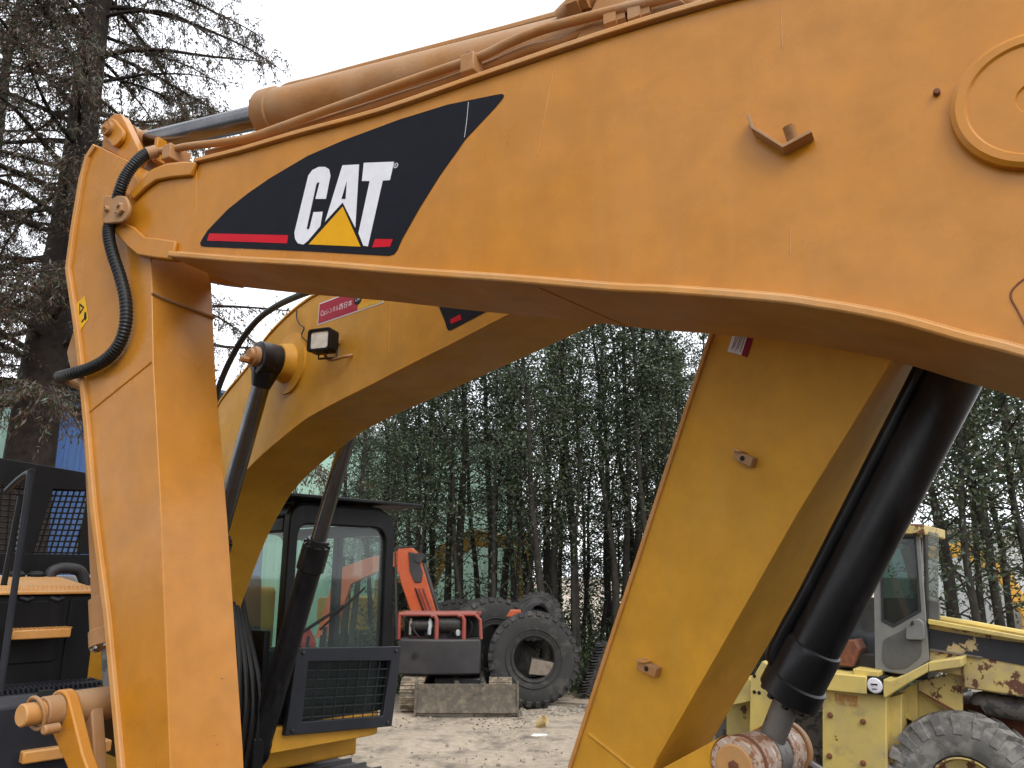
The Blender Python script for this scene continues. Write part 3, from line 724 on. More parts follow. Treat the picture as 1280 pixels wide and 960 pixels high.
    MB().tube(catmull([path[-1] - fr.n * 0.03, path[-1] + fr.u * 0.10 - fr.n * 0.07 + Vector((0, 0, -0.05)), path[-1] + fr.u * 0.22 - fr.n * 0.10 + Vector((0, 0, -0.09))], 6), 0.022, 10).build('hose_end', 'dusty_yellow', hose)
    MB().tube([path[0], path[26]], 0.028, 12).build('hose_cuff', 'dusty_yellow', hose)
    # ---- the body that carries the arm (off to the right of the picture)
    fc = fr.shifted(WA / 2)
    for l0, l1 in ((-1.45, -0.85), (0.85, 1.45)):
        crawler(A, fc, 2.55, 6.75, l0, l1, 0.95, 'charcoal', 'muddy_track', 0.20)
    MB().box(fc, 3.6, 5.7, -0.95, 0.95, 0.45, 0.80).build('carbody', 'black_paint', A, 0.03)
    MB().lathe(fc.pt(4.6, 0, 0.78), (0, 0, 1), [(0, 0.62), (0.24, 0.62)], 40).build('slew_ring', 'dark_steel', A)
    MB().box(fc, 3.25, 6.4, -1.35, 1.35, 1.02, 1.25).build('deck', 'yellow', A, 0.02)
    for l0 in (-0.33, 0.25):
        MB().prism(fc, [(3.3, 1.25), (4.3, 1.25), (4.0, 1.75), (3.8, 1.95), (3.62, 1.93)], l0, l0 + 0.08).build('boom_bracket', 'yellow', A, 0.01)
    MB().prism(fc, rounded([(4.3, 1.25), (6.2, 1.25), (6.2, 2.2), (4.3, 2.2)], 0.08), -1.32, 1.32).build('engine_housing', 'yellow', A, 0.02)
    MB().prism(fc, rounded([(6.2, 0.98), (6.75, 1.1), (6.85, 1.6), (6.75, 2.15), (6.2, 2.2)], 0.1), -1.35, 1.35).build('counterweight', 'yellow', A, 0.04)
    cabp = rounded([(3.05, 1.27), (4.25, 1.27), (4.25, 2.95), (3.35, 2.95), (3.08, 2.5)], 0.12)
    MB().prism(fc, cabp, -1.36, -0.42).build('cab', 'black_paint', A, 0.04)
    MB().prism(fc, rounded([(3.2, 1.7), (4.1, 1.7), (4.1, 2.8), (3.42, 2.8), (3.2, 2.45)], 0.08), -1.372, -1.362).build('cab_window', 'loader_glass', A)
    MB().prism(fc, rounded([(3.3, 1.25), (4.28, 1.25), (4.28, 2.1), (3.3, 2.1)], 0.05), 0.5, 1.32).build('toolbox', 'black_paint', A, 0.02)
    for sgn in (-0.36, 0.36):
        a_, b_ = fc.pt(3.25, sgn, 1.12), fc.pt(2.15, sgn, 2.95); d = (b_ - a_)
        MB().lathe(a_, d, [(0, 0.08), (1.25, 0.085), (1.26, 0.10), (1.36, 0.10)], 28).build('boom_cylinder', 'dusty_yellow', A)
        MB().cyl(a_ + d.normalized() * 1.3, b_, 0.05).build('boom_cylinder_rod', 'chrome', A)
    MB().lathe(fc.pt(2.15, -0.42, 2.95), -fc.n, [(0, 0.09), (0.84, 0.09)], 24).build('cylinder_pin', 'dusty_yellow', A)
build_A()

# ================================================================== EXCAVATOR B (standing behind, facing the other way)
FB = Frame((0, 3.2), R(44))
WB = 0.41
BC = FB.shifted(WB / 2)
B = thing('excavator', 'yellow excavator with black cab and front guard, behind the arched boom', 'excavator', tuple(BC.pt(-4.6, 0, 0)))
def build_B():
    fr = FB; many = fr.many
    top_px = [(276, 502), (310, 460), (332, 425), (352, 403), (372, 385), (392, 371), (410, 362)]
    bot_px = [(286, 616), (298, 599), (310, 585), (326, 569), (350, 548), (380, 524), (400, 512), (430, 496), (460, 481), (491, 465), (530, 445), (568, 426), (640, 389), (740, 340)]
    top = [(-3.62, 1.95), (-3.52, 2.35), (-3.28, 2.88), (-3.02, 3.28)] + many(0, top_px) + [(-1.15, 4.09), (-0.8, 4.11), (0.0, 4.06), (0.75, 3.93), (1.18, 3.80)]
    bot = [(-3.40, 1.72), (-3.20, 1.95), (-2.98, 2.35), (-2.76, 2.68)] + many(0, bot_px) + [(0.85, 3.56), (1.14, 3.46)]
    nose = [(1.24, 3.76), (1.32, 3.68), (1.33, 3.58), (1.26, 3.49)]
    foot = [(-3.52, 1.70), (-3.62, 1.78)]
    boom = MB().prism(fr, top + nose + bot[::-1] + foot, 0, WB).build('boom', 'yellow_b', B, 0.006)
    def strip(line, t, up):
        P = [Vector(p) for p in line]; Q = []
        for i, p in enumerate(P):
            d = (P[min(i + 1, len(P) - 1)] - P[max(i - 1, 0)]).normalized(); Q.append(p + Vector((-d.y, d.x)) * (t if up else -t))
        return [(p.x, p.y) for p in P] + [(q.x, q.y) for q in Q[::-1]]
    MB().prism(fr, strip([(p.x, p.y) for p in catmull([(s, z, 0) for s, z in top[1:]], 3)], 0.016, True), -0.008, WB + 0.008).build('top_flange', 'yellow_b', boom, 0.003)
    MB().prism(fr, strip([(p.x, p.y) for p in catmull([(s, z, 0) for s, z in bot[1:]], 3)], 0.014, False), -0.008, WB + 0.008).build('bottom_flange', 'yellow_b', boom, 0.003)
    s, z = fr.px(0, 487, 400)
    MB().tube([fr.pt(s, 0.001, z - 0.18), fr.pt(s, 0.001, z + 0.30)], 0.004, 6).build('weld_bead', 'yellow_b', boom)
    # boom cylinder pin boss
    ps, pz = fr.px(0, 362, 455)
    for l, d in ((0, fr.n), (WB, -fr.n)):
        MB().lathe(fr.pt(ps, l, pz), d, [(0, 0.19), (0.014, 0.188), (0.016, 0.15), (0.02, 0.125), (0.085, 0.105), (0.09, 0.09)], 48).build('cylinder_boss', 'yellow_b', boom)
    # boom cylinders
    for lc in (-0.345, 0.345):
        top_ = BC.pt(ps, lc, pz); ft = BC.pt(-2.93, lc, 1.22)
        d = ft - top_; Lt = d.length; dn = d.normalized()
        cyl = MB().lathe(ft, -dn, [(-0.06, 0.06), (0.0, 0.085), (0.10, 0.085), (0.12, 0.078), (1.32, 0.078), (1.33, 0.092), (1.50, 0.092), (1.505, 0.075), (1.54, 0.072)], 36).build('boom_cylinder', 'black_cylinder', B)
        MB().cyl(top_ + dn * 0.02, ft - dn * 1.5, 0.052, seg=28).build('rod', 'chrome', cyl)
        sg = 1 if lc < 0 else -1
        MB().lathe(top_ - fr.n * 0.075, fr.n, [(0, 0.085), (0.006, 0.098), (0.144, 0.098), (0.15, 0.085)], 32).build('rod_eye', 'black_cylinder', cyl)
        MB().tube([top_ + dn * 0.06, top_ + dn * 0.17], [0.085, 0.056], 24).build('rod_neck', 'black_cylinder', cyl)
        MB().lathe(top_ + fr.n * sg * 0.07, fr.n * sg, [(0, 0.062), (0.035, 0.060), (0.04, 0.045), (0.06, 0.04)], 20).build('pin_cap', 'dusty_yellow', cyl)
        MB().lathe(top_ + fr.n * sg * 0.08 + fr.u * 0.0 + Vector((0, 0, -0.03)), (fr.n * sg), [(0, 0.02), (0.09, 0.02), (0.095, 0.015)], 8).build('pin_bolt', 'dusty_yellow', cyl)
        for k in range(8):
            a = 2 * math.pi * k / 8; e1 = fr.n; e2 = dn.cross(e1)
            MB().lathe(ft - dn * 1.50 + e1 * math.cos(a) * 0.082 + e2 * math.sin(a) * 0.082, -dn, [(0, 0.011), (0.015, 0.011)], 8).build('gland_bolt', 'black_cylinder', cyl)
        e2 = dn.cross(fr.n)
        MB().tube(catmull([ft - dn * 0.1 + e2 * 0.1, ft - dn * 0.4 + e2 * 0.105, ft - dn * 1.2 + e2 * 0.105, ft - dn * 1.42 + e2 * 0.09], 5), 0.014, 8).build('feed_pipe', 'black_cylinder', cyl)
    # ---- work lamp on the boom side
    ls, lz = fr.px(-0.12, 400, 425)
    fl = Frame((0, 0), R(20)); fl.P0 = fr.pt(ls, -0.12, 0)
    lamp = MB().prism(fl, rounded([(-0.075, lz - 0.065), (0.075, lz - 0.065), (0.075, lz + 0.065), (-0.075, lz + 0.065)], 0.022), 0.075, 0.0).build('work_lamp', 'black_paint', B, 0.008)
    MB().prism(fl, rounded([(-0.058, lz - 0.050), (0.058, lz - 0.050), (0.058, lz + 0.050), (-0.058, lz + 0.050)], 0.016), 0.004, -0.004).build('lens', 'lamp_lens', lamp, 0.003)
    o0 = rounded([(-0.076, lz - 0.066), (0.076, lz - 0.066), (0.076, lz + 0.066), (-0.076, lz + 0.066)], 0.022); i0 = rounded([(-0.058, lz - 0.050), (0.058, lz - 0.050), (0.058, lz + 0.050), (-0.058, lz + 0.050)], 0.016)
    MB().ring([fl.pt(a, -0.012, b) for a, b in o0], [fl.pt(a, -0.012, b) for a, b in i0], [fl.pt(a, 0.006, b) for a, b in o0], [fl.pt(a, 0.006, b) for a, b in i0]).build('rim', 'black_paint', lamp, 0.002)
    MB().tube(catmull([fl.pt(0.0, 0.05, lz - 0.065), fl.pt(0.03, 0.06, lz - 0.10), fr.pt(ls + 0.12, -0.03, lz - 0.10), fr.pt(ls + 0.14, 0.0, lz - 0.09)], 5), 0.009, 8).build('lamp_bracket', 'dusty_yellow', lamp)
    MB().tube([fl.pt(-0.03, 0.04, lz - 0.07), fl.pt(-0.03, 0.04, lz - 0.095), fl.pt(0.08, 0.05, lz - 0.095), fl.pt(0.08, 0.05, lz - 0.05)], 0.006, 6).build('lamp_bracket', 'dark_steel', lamp)
    s2, z2 = fr.px(0, 423, 428)
    MB().lathe(fr.pt(s2, 0.0, z2), fr.n, [(0, 0.022), (0.06, 0.022), (0.062, 0.03), (0.075, 0.03)], 6).build('lamp_bolt', 'dusty_yellow', lamp)
    wire = [fr.pt(*(lambda q: (q[0], -0.012, q[1]))(fr.px(-0.012, x, y))) for x, y in ((371, 388), (371, 398), (375, 406), (380, 410), (377, 420), (385, 428))]
    MB().tube(catmull(wire, 6), 0.004, 6).build('lamp_wire', 'hose_rubber', lamp)
    # ---- red rental sticker
    p00, p10, p01 = Vector(fr.px(0, 397.2, 406.8)), Vector(fr.px(0, 479.5, 378.6)), Vector(fr.px(0, 399.3, 379.5))
    ex = p10 - p00; ey = p01 - p00
    def sq(a0, b0, a1, b1): return [tuple(p00 + ex * a + ey * b) for a, b in ((a0, b0), (a1, b0), (a1, b1), (a0, b1))]
    stk = flat(fr, sq(0, 0, 1, 1), -0.0012).build('rental_sticker', 'decal_white', B)
    flat(fr, sq(0.012, 0.055, 0.63, 0.945), -0.0024).build('red_field', 'sticker_red', stk)
    flat(fr, sq(0.632, 0.055, 0.985, 0.945), -0.0024).build('yellow_field', 'warn_yellow', stk)
    def onst(body, a, b, h, w, mt, l, nm='lettering'):
        o = p00 + ex * a + ey * b; xl = ex.length; yl = ey.length
        m = flat_text(fr, body, (o.x, o.y), tuple(ex / xl), tuple(ey / yl), l, h * yl, w * xl)
        if m.v: m.build(nm, mt, stk)
    onst('Cat', 0.045, 0.36, 0.25, 0.085, 'decal_white', -0.0036)
    onst('レンタル', 0.145, 0.36, 0.24, 0.19, 'decal_white', -0.0036)
    onst('西日本', 0.345, 0.35, 0.27, 0.20, 'decal_white', -0.0036)
    cc = p00 + ex * 0.632 + ey * 0.55
    flat(fr, [(cc.x + ex.x * 0.058 * math.cos(t) + ey.x * 0.26 * math.sin(t), cc.y + ex.y * 0.058 * math.cos(t) + ey.y * 0.26 * math.sin(t)) for t in np.linspace(0, 2 * math.pi, 24)[:-1]], -0.0036).build('roundel', 'decal_black', stk)
    onst('CAT', 0.592, 0.46, 0.20, 0.08, 'decal_white', -0.0048)
    onst('RENTAL', 0.72, 0.56, 0.22, 0.20, 'sticker_orange', -0.0036)
    onst('STORE', 0.72, 0.26, 0.22, 0.20, 'sticker_orange', -0.0036)
    # ---- black decal on the far end of the boom (mirrored swoosh)
    sA = lambda x, y: Vector(FA.px(0, x, y))
    o0 = sA(486, 320); axx = (sA(256, 308.5) - o0).normalized(); axy = Vector((-axx.y, axx.x)); axy = axy if axy.y > 0 else -axy
    bo = Vector(fr.px(0, 564.5, 412.5)); bxx = Vector((0.9903, 0.139)); bxy = Vector((-0.139, 0.9903)); k = 0.92
    def mp(x, y, mirror=True):
        q = sA(x, y) - o0; a, b = q.dot(axx), q.dot(axy)
        return tuple(bo + bxx * (a * k) + bxy * (b * k))
    sw = [(250.5, 304), (253, 299), (260, 288), (285, 262), (310, 242), (337.5, 223), (385, 195), (430, 175.5), (500, 149.5), (560, 131), (620, 118.8), (629, 119), (629, 123), (582.5, 174), (550, 220), (525, 260), (502.5, 300), (497, 313), (493, 318), (486, 320), (380, 314), (256, 308.5)]
    dec = flat(fr, [mp(*p) for p in sw], -0.0012).build('decal', 'decal_black', boom)
    flat(fr, [mp(*p) for p in [(469.8, 299), (491.6, 299.4), (488, 308.6), (465.8, 309.6)]], -0.0024).build('red_bar', 'decal_red', boom)
    flat(fr, [mp(*p) for p in [(262.5, 292), (360.7, 294.3), (359.5, 304.5), (259.5, 301)]], -0.0024).build('red_bar', 'decal_red', boom)
    t0 = bo + bxx * 0.13 + bxy * 0.035
    for i, chh in enumerate('CAT'):
        p = t0 + bxx * (0.19 * i)
        flat_text(fr, chh, (p.x, p.y), tuple(bxx), (bxy.x + 0.18 * bxx.x, bxy.y + 0.18 * bxx.y), -0.0024, 0.36, 0.17).build('letter', 'decal_white', boom)
    # ---- hose arching over the boom
    hp = [(262, 520), (275, 480), (287, 452), (302, 425), (322, 400), (345, 383), (370, 371), (395, 362), (425, 352), (470, 345)]
    MB().tube(catmull([fr.pt(*(lambda q: (q[0], 0.16, q[1]))(fr.px(0.16, x, y))) for x, y in hp], 6), 0.022, 12).build('boom_hose', 'hose_rubber', B)
    # ---- stick cylinder over the boom, mostly hidden by the nearer boom
    a_, b_ = BC.pt(-1.0, 0, 4.32), BC.pt(1.35, 0, 4.05); d = b_ - a_
    sc_ = MB().lathe(a_, d, [(0, 0.075), (0.02, 0.08), (1.45, 0.08), (1.46, 0.09), (1.55, 0.09)], 28).build('stick_cylinder', 'black_cylinder', B)
    MB().cyl(a_ + d.normalized() * 1.5, b_, 0.045).build('rod', 'chrome', sc_)
    for l0 in (-0.12, 0.08):
        MB().prism(BC, [(-1.25, 4.05), (-0.75, 4.05), (-0.93, 4.40), (-1.07, 4.40)], l0, l0 + 0.04).build('cylinder_bracket', 'yellow_b', boom, 0.005)
    # ---- stick
    WS = 0.335; fs = fr.shifted((WB - WS) / 2)
    Lp = fs.many(0, [(890, 415), (845, 552), (800, 690), (755, 826), (712, 960)]) + [(0.05, 1.30), (-0.05, 1.02), (-0.02, 0.93)]
    Rp = fs.many(0, [(1119, 444), (1062, 537), (998, 640), (924, 770), (850, 899), (822, 948)]) + [(0.42, 1.46), (0.14, 1.02), (0.08, 0.94)]
    head = [(1.04, 3.44), (1.14, 3.66), (1.26, 3.98), (1.34, 4.10), (1.42, 4.08), (1.52, 3.55), (1.60, 3.25), (1.60, 3.12)]
    stick = MB().prism(fs, Lp[::-1] + head + Rp, 0, WS).build('stick', 'yellow_b', B, 0.004)
    def edge_strip(P, w, sgn):
        P = [Vector(p) for p in P]; Q = []
        for i, p in enumerate(P):
            d = (P[min(i + 1, len(P) - 1)] - P[max(i - 1, 0)]).normalized(); Q.append(p + Vector((-d.y, d.x)) * w * sgn)
        return [(p.x, p.y) for p in P] + [(q.x, q.y) for q in Q[::-1]]
    MB().prism(fs, edge_strip([(p[0] - 0.004, p[1] + 0.002) for p in Lp[:5]], 0.016, 1), -0.010, WS + 0.010).build('edge_plate', 'edge_yellow', stick, 0.003)
    MB().prism(fs, edge_strip([(p[0] + 0.002, p[1]) for p in Rp[:6]], 0.010, -1), -0.004, WS + 0.006).build('edge_plate', 'yellow_b', stick, 0.002)
    q0, q1 = fs.px(0, 736, 917), fs.px(0, 800, 968)
    MB().tube([fs.pt(q0[0], 0.0, q0[1]), fs.pt(q1[0], 0.0, q1[1])], 0.006, 8).build('weld_bead', 'yellow_b', stick)
    for (x, y) in ((929, 572), (809, 835)):
        s, z = fs.px(-0.03, x, y)
        fq = fs
        quad = [fs.px(-0.03, x + dx, y + dy) for dx, dy in ((-11, -10), (13, 0), (10, 12), (-12, 2))]
        blk = MB().prism(fs, quad, 0.0, -0.035).build('clamp_block', 'dusty_yellow', stick, 0.002)
        cs_, cz_ = fs.px(-0.035, x - 1, y + 1)
        MB().lathe(fs.pt(cs_, -0.034, cz_), fs.n, [(0, 0.0085), (0.0025, 0.0085)], 14).build('bolt_hole', 'hole_black', stick)
        fl_ = [fs.px(-0.04, x + dx, y + dy) for dx, dy in ((-12, -12), (-2, -8), (-2, -6), (-12, -9))]
        MB().prism(fs, fl_, 0.0, -0.05).build('clamp_flap', 'edge_yellow', stick, 0.001)
    # white and maroon sticker
    flat(fs, fs.many(0, [(917.5, 415), (909.5, 439.5), (927, 444), (936.3, 415)]), -0.0012).build('data_sticker', 'decal_white', stick)
    flat(fs, fs.many(0, [(927, 444), (934, 447), (944, 416), (936.3, 415)]), -0.0012).build('data_sticker', 'sticker_maroon', stick)
    for i in range(5):
        t = 0.2 + 0.15 * i
        a0 = (917.5 + (936.3 - 917.5) * t, 417.5); a1 = (909.5 + (927 - 909.5) * t + 1.2, 439.5 + 4.5 * t - 3 - (i % 2) * 3)
        flat(fs, fs.many(0, [a0, (a0[0] + 1.0, a0[1]), (a1[0] + 1.0, a1[1]), a1]), -0.0024).build('print_line', 'ink_grey', stick)
    # ---- bucket cylinder
    lc = WB / 2
    t0 = Vector(fr.px(lc, 1196, 465)); t1 = Vector(fr.px(lc, 984, 872)); dirv = (t1 - t0).normalized()
    def ap(t, l=lc): q = t0 + dirv * t; return fr.pt(q.x, l, q.y)
    Lg = (t1 - t0).length; axw = (ap(1) - ap(0)).normalized(); e1 = fr.n; e2 = axw.cross(e1)
    bc = MB().lathe(ap(-0.22), axw, [(-0.06, 0.05), (0.0, 0.078), (0.22 + Lg - 0.20, 0.078), (0.22 + Lg - 0.195, 0.084), (0.22 + Lg - 0.18, 0.088), (0.22 + Lg - 0.075, 0.088), (0.22 + Lg - 0.07, 0.096), (0.22 + Lg - 0.012, 0.096), (0.22 + Lg - 0.006, 0.090), (0.22 + Lg, 0.05)], 44).build('bucket_cylinder', 'black_cylinder', B)
    for k in range(9):
        a = 2 * math.pi * k / 9 + 0.3
        MB().lathe(ap(Lg - 0.012) + e1 * math.cos(a) * 0.076 + e2 * math.sin(a) * 0.076, axw, [(0, 0.012), (0.018, 0.012), (0.021, 0.008)], 6).build('gland_bolt', 'black_cylinder', bc)
    e_in = -(fr.u * dirv.y * -1 + Vector((0, 0, -dirv.x)))
    # feed pipe that runs down the barrel on the stick side
    sd = (fr.n * 0.35 + (-fr.u) * 0.9).normalized(); sd = (sd - axw * sd.dot(axw)).normalized()
    MB().tube(catmull([ap(-0.2) + sd * 0.092, ap(0.1) + sd * 0.092, ap(0.35) + sd * 0.092, ap(Lg - 0.35) + sd * 0.092, ap(Lg - 0.2) + sd * 0.096, ap(Lg - 0.10) + sd * 0.092, ap(Lg - 0.08) + sd * 0.06], 6), 0.022, 12).build('feed_pipe', 'black_cylinder', bc)
    eye = Vector(fr.px(lc, 957, 944)); ew = fr.pt(eye.x, lc, eye.y)
    MB().cyl(ap(Lg - 0.03), ew, 0.041, seg=28).build('rod', 'greasy_grey', bc)
    MB().lathe(ew - fr.n * 0.040, fr.n, [(0, 0.070), (0.004, 0.076), (0.076, 0.076), (0.08, 0.070)], 32).build('rod_eye', 'greasy_grey', bc)
    for l0, l1, rr in ((0.045, 0.185, 0.078), (-0.135, -0.045, 0.080)):
        MB().lathe(ew, fr.n, [(l0, rr - 0.004), (l0 + 0.004, rr), (l1 - 0.004, rr), (l1, rr - 0.004)], 36).build('link_boss', 'greasy_pin', bc)
    for l0, l1, rr, mt in ((0.150, 0.162, 0.083, 'rust'), (0.185, 0.203, 0.082, 'greasy_pin'), (0.203, 0.209, 0.062, 'edge_yellow'), (-0.16, -0.135, 0.088, 'dusty_yellow')):
        MB().lathe(ew, fr.n, [(l0, rr), (l1 - 0.003, rr), (l1, rr - 0.004)], 36).build('pin_washer', mt, bc)
    MB().lathe(ew, fr.n, [(0.207, 0.018), (0.213, 0.018), (0.214, 0.010)], 6).build('pin_bolt', 'rust', bc)
    MB().tube([ew - fr.n * 0.15 + Vector((0, 0, -0.03)) + fr.u * 0.06, ew - fr.n * 0.15 + Vector((0, 0, -0.055)) + fr.u * 0.12], 0.013, 8).build('grease_nipple', 'steel', bc)
    # links to the stick and to the bucket hinge
    hin = Vector((0.30, 1.50))
    for l0 in (0.012, 0.30):
        dv = (hin - eye).normalized(); nn = Vector((-dv.y, dv.x)); a0 = math.atan2(nn.y, nn.x)
        def off(p, a, d): return (p.x + d * math.cos(a), p.y + d * math.sin(a))
        lv = [off(eye, a0 + math.pi + t, 0.088) for t in np.linspace(0, math.pi, 12)] + [off(hin, a0 + t, 0.07) for t in np.linspace(0, math.pi, 8)]
        MB().prism(fr, lv, l0, l0 + 0.05).build('bucket_lever', 'yellow_b', B, 0.006)
        MB().prism(fr, [(eye.x - 0.05, eye.y), (eye.x + 0.05, eye.y), (0.62, 0.95), (0.50, 0.95)], l0 + 0.055, l0 + 0.085).build('bucket_link', 'yellow_b', B, 0.006)
    # top lug of the cylinder on the stick
    for l0 in (0.07, 0.29):
        MB().prism(fr, [(1.55, 3.10), (1.62, 3.28), (1.72, 3.34), (1.80, 3.26), (1.78, 3.16)], l0, l0 + 0.04).build('cylinder_lug', 'yellow_b', stick, 0.004)

    # ---- undercarriage and upper works
    f = BC
    for l0, l1 in ((-1.45, -0.85), (0.85, 1.45)):
        crawler(B, f, -6.7, -2.55, l0, l1, 0.95, 'charcoal', 'charcoal', 0.20)
    MB().box(f, -5.7, -3.6, -0.9, 0.9, 0.45, 0.82).build('carbody', 'black_paint', B, 0.03)
    MB().lathe(f.pt(-4.6, 0, 0.80), (0, 0, 1), [(0, 0.62), (0.26, 0.62)], 40).build('slew_ring', 'dark_steel', B)
    MB().box(f, -6.4, -3.15, -1.32, 1.32, 1.05, 1.22).build('deck', 'yellow_b', B, 0.02)
    for l0 in (-0.33, 0.25):
        MB().prism(f, [(-2.80, 1.05), (-4.3, 1.05), (-3.9, 1.8), (-3.6, 1.95), (-3.35, 1.85), (-2.80, 1.35)], l0, l0 + 0.08).build('boom_bracket', 'black_paint', B, 0.01)
    MB().prism(f, rounded([(-4.5, 1.22), (-6.2, 1.22), (-6.2, 2.3), (-4.5, 2.3)], 0.08), -1.30, 1.30).build('engine_housing', 'yellow_b', B, 0.02)
    MB().prism(f, rounded([(-6.2, 1.0), (-6.75, 1.1), (-6.85, 1.6), (-6.75, 2.2), (-6.2, 2.3)], 0.1), -1.32, 1.32).build('counterweight', 'yellow_b', B, 0.04)
    # cab base plate, rounded at its outer corner
    MB().prism_z(f, rounded([(-4.5, 0.40), (-2.84, 0.40), (-2.86, 1.36), (-4.5, 1.42)], [0, 0.01, 0.16, 0.0], 6), 1.235, 1.395).build('cab_base', 'yellow_b', B, 0.012)
    # cab
    cab = MB()
    S0, S1 = -2.90, -4.50; LA, LB = 0.46, 1.42; Z0, Z1 = 1.40, 2.92
    fo = rounded([(LA, Z0), (LB, Z0), (LB, Z1), (LA, Z1)], [0.02, 0.02, 0.20, 0.14], 7)
    fi = rounded([(LA + 0.075, Z0 + 0.10), (LB - 0.085, Z0 + 0.10), (LB - 0.085, Z1 - 0.15), (LA + 0.075, Z1 - 0.15)], [0.03, 0.03, 0.13, 0.10], 7)
    cab.ring([f.pt(S0, l, z) for l, z in fo], [f.pt(S0, l, z) for l, z in fi], [f.pt(S0 - 0.09, l, z) for l, z in fo], [f.pt(S0 - 0.09, l, z) for l, z in fi])
    cab.ring([f.pt(S1, l, z) for l, z in fo], [f.pt(S1, l, z) for l, z in fi], [f.pt(S1 + 0.09, l, z) for l, z in fo], [f.pt(S1 + 0.09, l, z) for l, z in fi])
    cabo = cab.build('cab_frame', 'black_paint', B, 0.012)
    m = MB()
    for l0, l1 in ((LA, LA + 0.06), (LB - 0.06, LB)):
        for (s0, s1, z0, z1) in ((S0 - 0.09, S1 + 0.09, Z0, Z0 + 0.16), (S0 - 0.09, S1 + 0.09, Z1 - 0.20, Z1 - 0.10), (-3.62, -3.70, Z0 + 0.16, Z1 - 0.2)):
            m.box(f, s1, s0, l0, l1, z0, z1)
    m.build('side_rails', 'black_paint', cabo, 0.008)
    MB().prism_s(f, rounded([(LA + 0.05, Z1 - 0.10), (LB - 0.08, Z1 - 0.10), (LB - 0.10, Z1 + 0.015), (LA + 0.07, Z1 + 0.015)], 0.05), S0 - 0.03, S1 + 0.03).build('roof', 'black_paint', cabo, 0.01)
    vis = [(S0 + 0.16, 0.30), (S0 + 0.10, 1.62), (S0 - 0.5, 1.62), (S0 - 0.5, 0.30)]
    MB().prism_z(f, vis, Z1 + 0.03, Z1 + 0.055).build('rain_visor', 'black_paint', cabo, 0.006)
    for l in (0.6, 1.3):
        MB().box(f, S0 - 0.25, S0 - 0.20, l, l + 0.05, Z1, Z1 + 0.035).build('visor_bracket', 'dark_steel', cabo, 0.003)
    MB().prism_s(f, fi, S0 - 0.035, S0 - 0.041).build('windscreen', 'cab_glass', cabo)
    MB().prism_s(f, fi, S1 + 0.041, S1 + 0.035).build('rear_window', 'cab_glass', cabo)
    for l0, nm in ((LA + 0.025, 'side_window'), (LB - 0.031, 'side_window')):
        for a, b in ((S0 - 0.10, -3.61), (-3.71, S1 + 0.10)):
            MB().box(f, b, a, l0, l0 + 0.006, Z0 + 0.17, Z1 - 0.21).build(nm, 'cab_glass', cabo)
    # inside the cab
    MB().prism(f, rounded([(-4.36, 1.55), (-3.86, 1.55), (-3.84, 1.82), (-4.24, 1.80), (-4.32, 2.4), (-4.42, 2.4), (-4.40, 1.8)], 0.05), 0.66, 1.05).build('seat', 'seat_cloth', cabo, 0.03)
    MB().prism(f, rounded([(-4.40, 2.40), (-4.30, 2.40), (-4.31, 2.58), (-4.40, 2.58)], 0.03), 0.76, 0.95).build('headrest', 'seat_cloth', cabo, 0.02)
    for l0 in (0.54, 1.20):
        MB().prism(f, rounded([(-4.2, 1.5), (-3.55, 1.5), (-3.55, 1.76), (-4.2, 1.80)], 0.05), l0, l0 + 0.12).build('console', 'door_panel', cabo, 0.02)
        MB().tube([f.pt(-3.62, l0 + 0.065, 1.74), f.pt(-3.60, l0 + 0.065, 1.98)], 0.02, 10).build('joystick', 'rubber', cabo)
    for l0 in (0.86, 0.98):
        MB().tube([f.pt(-3.25, l0, 1.55), f.pt(-3.20, l0, 1.95)], 0.013, 8).build('pedal_lever', 'dark_steel', cabo)
    MB().prism(f, rounded([(-3.55, 1.5), (-3.35, 1.5), (-3.40, 1.9), (-3.52, 2.0)], 0.04), 0.92, 1.06).build('red_cushion', 'red_cloth', cabo, 0.02)
    MB().box(f, -4.4, -2.95, 0.5, 1.38, 1.40, 1.50).build('floor_mat', 'rubber', cabo, 0.01)
    # wiper
    pv = f.pxs(S0 + 0.02, 363, 800); w1 = f.pxs(S0 + 0.012, 456, 735); w0 = f.pxs(S0 + 0.012, 400, 787); w2 = f.pxs(S0 + 0.012, 428, 757)
    wip = MB().tube([f.pt(S0 + 0.02, *pv), f.pt(S0 + 0.022, *w2)], [0.014, 0.010], 8).build('wiper_arm', 'hole_black', cabo)
    MB().tube([f.pt(S0 + 0.012, *w0), f.pt(S0 + 0.012, *w1)], 0.009, 6).build('wiper_blade', 'hole_black', cabo)
    MB().lathe(f.pt(S0 - 0.01, *pv), f.u, [(0, 0.035), (0.04, 0.03)], 16).build('wiper_motor', 'dark_steel', cabo)
    # lower front guard
    SG = S0 + 0.10
    go = [f.pxs(SG, *p) for p in ((372, 810), (502, 808), (490, 908), (356, 920))]
    gi = [f.pxs(SG, *p) for p in ((386, 827), (489, 826), (479, 895), (378, 903))]
    sh = 0.05
    def gp(p, d): return f.pt(SG + d, p[0], p[1])
    grd = MB().ring([gp(p, 0) for p in go], [gp(p, 0) for p in gi], [gp(p, -sh) for p in go], [gp(p, -sh) for p in gi]).build('front_guard', 'grey_guard', B, 0.006)
    gm = MB()
    def lerp2(a, b, t): return (a[0] + (b[0] - a[0]) * t, a[1] + (b[1] - a[1]) * t)
    for i in range(1, 8):
        gm.tube([gp(lerp2(gi[0], gi[1], i / 8), -0.02), gp(lerp2(gi[3], gi[2], i / 8), -0.02)], 0.0045, 6)
    for i in range(1, 7):
        gm.tube([gp(lerp2(gi[0], gi[3], i / 6.4), -0.028), gp(lerp2(gi[1], gi[2], i / 6.4), -0.028)], 0.0045, 6)
    gm.build('guard_mesh', 'grey_guard', grd)
